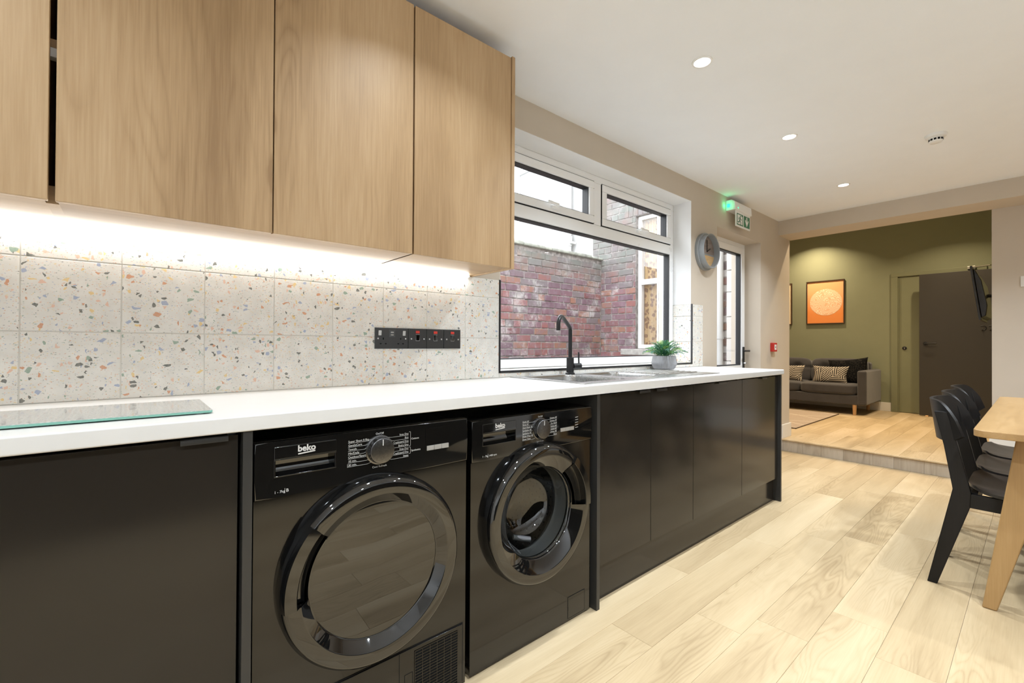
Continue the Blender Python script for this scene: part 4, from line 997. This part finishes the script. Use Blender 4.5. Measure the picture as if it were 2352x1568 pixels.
def chair(x, y, label):
    r = thing('dining_chair', label, 'chair', (x, y, 0), 'black wooden chairs at the dining table')
    prof = [(.028, 0), (-.006, 0), (-.112, .373), (-.116, .440), (-.075, .640), (-.040, .790), (.004, .790), (-.028, .640), (-.057, .447)]
    for s in (-1, 1):
        q = nb(); x0 = -.215 if s < 0 else .190; prism(q, prof, x0, x0+.025, 'YZ', .003); part('leg', q, W_BLACK, r, local=True)
        q = nb(); prism(q, [(-.535, 0), (-.512, 0), (-.468, .40), (-.468, .436), (-.525, .436)], x0, x0+.025, 'YZ', .003); part('leg', q, W_BLACK, r, local=True)
        q = nb(); box(q, x0+.002, x0+.023, -.47, -.112, .375, .436, .002); part('side_rail', q, W_BLACK, r, local=True)
    q = nb(); box(q, -.19, .19, -.52, -.50, .378, .436); box(q, -.19, .19, -.135, -.115, .385, .440); part('cross_rail', q, W_BLACK, r, 0, local=True)
    # dished seat
    q = nb(); n, m = 16, 18; T = {}
    for sd in (0, 1):
        for i in range(n+1):
            for j in range(m+1):
                u, v = -1+2*i/n, -1+2*j/m
                # squircle plan
                L = (abs(u)**5+abs(v)**5)**.2; mx = max(abs(u), abs(v)); k = mx/L if L else 1
                X, Yl = u*k*.228, -.315+v*k*.215
                z = .452-.010*(1-u*u)*(1-v*v)+.022*max(0, v)**4*1.0-.006*max(0, -v)**3
                T[(i, j, sd)] = q.verts.new((X, Yl, z-(.013 if sd == 0 else 0)))
    for i in range(n):
        for j in range(m):
            q.faces.new((T[(i, j, 1)], T[(i+1, j, 1)], T[(i+1, j+1, 1)], T[(i, j+1, 1)])); q.faces.new((T[(i, j, 0)], T[(i, j+1, 0)], T[(i+1, j+1, 0)], T[(i+1, j, 0)]))
    per = [(i, 0) for i in range(n)]+[(n, j) for j in range(m)]+[(i, m) for i in range(n, 0, -1)]+[(0, j) for j in range(m, 0, -1)]
    for a, c in zip(per, per[1:]+per[:1]): q.faces.new((T[(*a, 0)], T[(*c, 0)], T[(*c, 1)], T[(*a, 1)]))
    part('seat', q, W_SEAT, r, local=True)
    # wrap-round back
    q = nb(); n, m = 28, 10; T = {}
    for sd in (0, 1):
        for i in range(n+1):
            for j in range(m+1):
                u, v = -1+2*i/n, -1+2*j/m
                U = u; V = v
                au = abs(u)
                hh = .5*(1-max(0, (au-.62)/.38)**2.6*.62)
                X = .245*u*(1-.04*u*u); Yl = .022-.105*au**2.6
                zc = .745-.010*max(0, (au-.62)/.38)**2*2.2; Z = zc+v*.092*(hh/.5)
                Yl += -.03*v*.4*(-1)
                nx, ny = (2.6*.105/.245*au**1.6*(1 if u > 0 else -1)), 1.0; l = math.hypot(nx, ny)
                off = .0065*(1 if sd else -1)
                T[(i, j, sd)] = q.verts.new((X+off*nx/l, Yl+off*ny/l, Z))
    for i in range(n):
        for j in range(m):
            q.faces.new((T[(i, j, 1)], T[(i+1, j, 1)], T[(i+1, j+1, 1)], T[(i, j+1, 1)])); q.faces.new((T[(i, j, 0)], T[(i, j+1, 0)], T[(i+1, j+1, 0)], T[(i+1, j, 0)]))
    per = [(i, 0) for i in range(n)]+[(n, j) for j in range(m)]+[(i, m) for i in range(n, 0, -1)]+[(0, j) for j in range(m, 0, -1)]
    for a, c in zip(per, per[1:]+per[:1]): q.faces.new((T[(*a, 0)], T[(*c, 0)], T[(*c, 1)], T[(*a, 1)]))
    part('backrest', q, W_BLACK, r, 40, local=True)
    return r
ch = chair(2.82, -1.44, 'black wooden dining chair nearest the camera, first of the row at the table')
dup(ch, (3.32, -1.43, 0), 'middle black dining chair of the three along the table')
dup(ch, (3.83, -1.42, 0), 'farthest black dining chair of the row, nearest the step')

for k, lb in enumerate(('first unseen black chair added on the far side of the table', 'middle unseen black chair added on the far side of the table', 'last unseen black chair added on the far side of the table')):
    dup(ch, (2.86+.5*k, -2.53, 0), lb).rotation_euler = (0, 0, pi)  # unseen chairs, added for the reflections in the glossy fronts

# ================================================================== LIVING ROOM
def fabric(name, c, var=.25):
    z = NT(name); f = z.noise(z.pos(), 260, 3, .7); g = z.noise(z.pos(), 9, 3)
    col = z.ramp(z.math('ADD', z.math('MULTIPLY', f, .7), z.math('MULTIPLY', g, .3)), [(.35, tuple(x*(1-var) for x in c)), (.65, tuple(x*(1+var) for x in c))])
    z.set(col=col, rough=.92, spec=.15, sheen=.25); z.bump(f, .5, .002); return z.m
GREYF = fabric('grey_wool', (.060, .057, .060))
t = thing('sofa', 'dark grey fabric sofa with buttoned back cushions and pale wooden legs', 'sofa', (7.94, .62, zs))
ZF = zs
def sofa():
    y0, y1 = -.205, 1.46
    b = nb(); box(b, 7.52, 8.36, y0+.10, y1-.10, .262, .395, .012, 3); part('base_frame', b, GREYF, t)
    for a, e in ((y0, y0+.108), (y1-.108, y1)):
        b = nb(); box(b, 7.50, 8.385, a, e, .262, .745, .026, 4); part('arm', b, GREYF, t)
    b = nb(); box(b, 8.22, 8.385, y0+.10, y1-.10, .395, .85, .04, 4); part('back_frame', b, GREYF, t)
    wid = (y1-.108-(y0+.108))/2
    for k in range(2):
        ya = y0+.108+k*wid
        b = nb(); cushion(b, 7.86, ya+wid/2, .472, .72, wid-.004, .155, 7, 12); part('seat_cushion', b, GREYF, t)
        b = nb(); R_ = Matrix.Rotation(math.radians(-12), 3, 'Y')
        tb = bmesh.new(); cushion(tb, 0, 0, 0, .17, wid-.006, .40, 6, 18)
        for v in tb.verts:                                  # button tufts and crease
            if v.co.x < 0:
                for by in (-.17, .17):
                    d = math.hypot(v.co.y-by, v.co.z-.06); v.co.x += .035*math.exp(-(d/.045)**2)
                v.co.x += .012*math.exp(-((v.co.z-.045)/.02)**2)
        bmesh.ops.transform(tb, matrix=Matrix.Translation((8.15, ya+wid/2, .695)) @ Matrix.Rotation(math.radians(9), 4, 'Y'), verts=tb.verts); merge(b, tb); bc = part('back_cushion', b, GREYF, t)
        for by in (-.17, .17):
            q = nb(); lathe(q, [(.012, 0), (.010, -.006), (0, -.008)], 14, (8.085, ya+wid/2+by, .755), 'X'); part('button', q, GREYF, bc)
    for x in (7.55, 8.32):
        for y in (y0+.145, y1-.145):
            b = nb(); cyl(b, .020, (x, y, ZF), (x, y, .27), 18, .025); part('leg', b, W_LEG, t)
sofa()
def patm():
    z = NT('ethnic_print_fabric'); v = z.tc('Object'); a = z.n('TexVoronoi', distance='CHEBYCHEV'); z.put(a.inputs['Vector'], z.vm('MULTIPLY', v, (1, 8, 9))); a.inputs['Scale'].default_value = 1.0
    s = z.n('SeparateColor'); z.put(s.inputs[0], a.outputs['Color'])
    sp = z.n('SeparateXYZ'); z.put(sp.inputs[0], v)
    st1 = z.math('SINE', z.math('MULTIPLY', sp.outputs[1], 250)); st2 = z.math('SINE', z.math('MULTIPLY', sp.outputs[2], 250)); st3 = z.math('SINE', z.math('MULTIPLY', z.math('ADD', sp.outputs[1], sp.outputs[2]), 200))
    k1 = z.math('LESS_THAN', s.outputs[0], .33); k2 = z.math('GREATER_THAN', s.outputs[0], .72)
    st = z.math('ADD', z.math('ADD', z.math('MULTIPLY', st1, k1), z.math('MULTIPLY', st2, k2)), z.math('MULTIPLY', st3, z.math('SUBTRACT', 1, z.math('ADD', k1, k2))))
    m = z.maprange(st, -.1, .3); z.set(col=z.mix(m, (.04, .036, .032), (.46, .40, .33)), rough=.9, spec=.1); return z.m
PAT = patm()
def blackp():
    z = NT('black_lace_fabric'); a = z.n('TexVoronoi'); z.put(a.inputs['Vector'], z.tc('Object')); a.inputs['Scale'].default_value = 22
    d = z.math('ABSOLUTE', z.math('SUBTRACT', a.outputs['Distance'], .42)); z.set(col=z.mix(z.maprange(d, .08, .02), (.004, .004, .004), (.020, .018, .016)), rough=.9, spec=.1); return z.m
def scatter(y, z, w_, h_, rotz, tilt, m, label, x=7.80, th=.13, roll=0):
    R_ = Matrix.Rotation(rotz, 3, 'Z') @ Matrix.Rotation(tilt, 3, 'Y') @ Matrix.Rotation(pi/2, 3, 'Z')
    if roll: R_ = Matrix.Rotation(rotz, 3, 'Z') @ Matrix.Rotation(tilt, 3, 'Y') @ Matrix.Rotation(roll, 3, 'X') @ Matrix.Rotation(pi/2, 3, 'Z')
    q = nb(); pillow(q, (x, y, z), w_, h_, th, R_); tag(part('cushion', q, m, None, 60), label, 'cushion', 'scatter cushions on the sofa'); return q
scatter(.095, .700, .46, .40, .0, .33, blackp(), 'black patterned cushion leaning in the right sofa corner', 7.92, .12, -.12)
scatter(.285, .658, .42, .26, .05, .35, PAT, 'cream and black patterned cushion on the right sofa seat', 7.76, .12)
scatter(.855, .655, .42, .26, -.1, .35, PAT, 'cream and black patterned cushion half hidden by the wall end', 7.80, .12)
# rug
def rugm():
    z = NT('beige_rug'); sp = z.n('SeparateXYZ'); z.put(sp.inputs[0], z.pos()); x, y = sp.outputs[0], sp.outputs[1]
    def dl(a): return z.math('LESS_THAN', z.math('FRACT', z.math('MULTIPLY', a, 1.55)), .035)
    l = z.math('MAXIMUM', dl(z.math('ADD', x, z.math('MULTIPLY', y, .62))), dl(z.math('ADD', z.math('SUBTRACT', x, z.math('MULTIPLY', y, .62)), 10.2)))
    f = z.noise(z.vm('MULTIPLY', z.pos(), (60, 200, 60)), 1, 3, .7); c = z.ramp(f, [(.3, (.30, .235, .18)), (.7, (.46, .375, .30))])
    z.set(col=z.mix(z.math('MULTIPLY', l, .7), c, (.62, .54, .44)), rough=.95, spec=.1); z.bump(f, .6, .004); return z.m
t = thing('rug', 'beige rug with pale diamond lines on the living room floor', 'rug', (6.55, 1.05, zs))
b = nb(); prism(b, rrect(5.70, 7.42, .095, 2.2, .02), zs+.0005, zs+.010, 'XY', .003); part('pile', b, rugm(), t)
b = nb(); ringr = [(5.695, .090, 7.425, .0965), (5.695, .090, 5.7015, 2.205), (7.4185, .090, 7.425, 2.205)]
for x0, y0, x1, y1 in ringr: box(b, x0, x1, y0, y1, zs+.0005, zs+.0115)
part('binding', b, plain('brown_rug_binding', (.10, .065, .04), .9), t, 0, label='dark brown bound edge')
# pictures
FRM = plain('dark_walnut_frame', (.05, .025, .012), .4)
def art1():
    z = NT('orange_print'); sp = z.n('SeparateXYZ'); z.put(sp.inputs[0], z.pos()); y, zz = sp.outputs[1], sp.outputs[2]
    f = z.math('ADD', z.maprange(zz, 1.5, 2.15), z.math('MULTIPLY', z.noise(z.pos(), 3, 2), .5)); z.set(col=z.ramp(f, [(.3, (.80, .27, .07)), (.75, (.85, .36, .14)), (1.1, (.86, .42, .20))]), rough=.4); return z.m
def art1b():
    z = NT('pale_oval_print'); v = z.pos(); n = z.noise(v, 5, 2); wv = z.math('SINE', z.math('ADD', z.math('MULTIPLY', z.n_sepz(v), 170), z.math('MULTIPLY', n, 130)))
    z.set(col=z.mix(z.maprange(wv, -.2, .6), (.84, .50, .30), (.90, .72, .52)), rough=.4); return z.m
t = thing('framed_picture', 'orange print with a pale oval in a dark frame on the green wall', 'picture', (XG, .518, 1.8))
def pframe(y0, y1, z0, z1, wd=.014):
    q = nb(); ringx(q, y0, y1, z0, z1, wd, XG-.022, XG-.001, .001); return q
part('frame', pframe(.255, .782, 1.447, 2.154), FRM, t)
b = nb(); box(b, XG-.010, XG-.006, .268, .769, 1.460, 2.141); part('print', b, art1(), t, 0)
b = nb(); prism(b, [(.510+.222*math.cos(a), 1.80+.215*math.sin(a)) for a in [2*pi*k/64 for k in range(64)]], XG-.0112, XG-.0098, 'YZ'); part('oval', b, art1b(), t, 0, label='pale oval with fine hatched lines')
t = thing('framed_picture', 'cream lettered print in a dark frame, mostly hidden behind the wall end', 'picture', (XG, 1.26, 1.8))
part('frame', pframe(.996, 1.523, 1.447, 2.154), FRM, t)
b = nb(); box(b, XG-.010, XG-.006, 1.009, 1.510, 1.460, 2.141); part('print', b, plain('cream_paper', (.80, .66, .46), .5, var=.03), t, 0)
b = nb()
text(b, 'e', .17, (XG-.0115, 1.033, 1.93), (0, -1, 0), (0, 0, 1), 'RIGHT'); text(b, 'e', .15, (XG-.0115, 1.037, 1.60), (0, -1, 0), (0, 0, 1), 'RIGHT'); text(b, '.', .10, (XG-.0115, 1.034, 1.515), (0, -1, 0), (0, 0, 1), 'RIGHT')
part('lettering', b, plain('brown_ink', (.10, .08, .05), .6), t, 0, label='dark brown letters')
# television on the hidden side wall
t = thing('television', 'black wall-mounted television seen edge-on beyond the wall stub', 'television', (5.97, -1.4, 1.57))
R_ = Matrix.Rotation(-math.radians(6.8), 3, 'X'); pv = (5.97, -1.369, 1.574)
b = nb(); box(b, 5.60, 6.34, -1.383, -1.367, 1.325, 1.823, .003, 2, R_, pv); part('screen_housing', b, plain('black_tv_plastic', (.010, .0095, .009), .35), t)
b = nb(); box(b, 5.61, 6.33, -1.368, -1.3655, 1.345, 1.813, 0, 2, R_, pv); part('screen', b, SMOKE, t, 0)
b = nb(); prism(b, [(-1.383, 1.345), (-1.383, 1.80), (-1.398, 1.78), (-1.425, 1.68), (-1.435, 1.45), (-1.415, 1.36)], 5.615, 6.325, 'YZ', .006); bmesh.ops.rotate(b, cent=pv, matrix=R_, verts=b.verts); part('rear_cover', b, plain('black_tv_back', (.012, .010, .009), .25), t)
b = nb(); box(b, 5.93, 6.01, -1.62, -1.60, 1.45, 1.68, .002); tube(b, [(5.97, -1.61, 1.56), (5.97, -1.53, 1.56), (5.97, -1.43, 1.57)], .016, 10); part('wall_bracket', b, BLKMET, t)
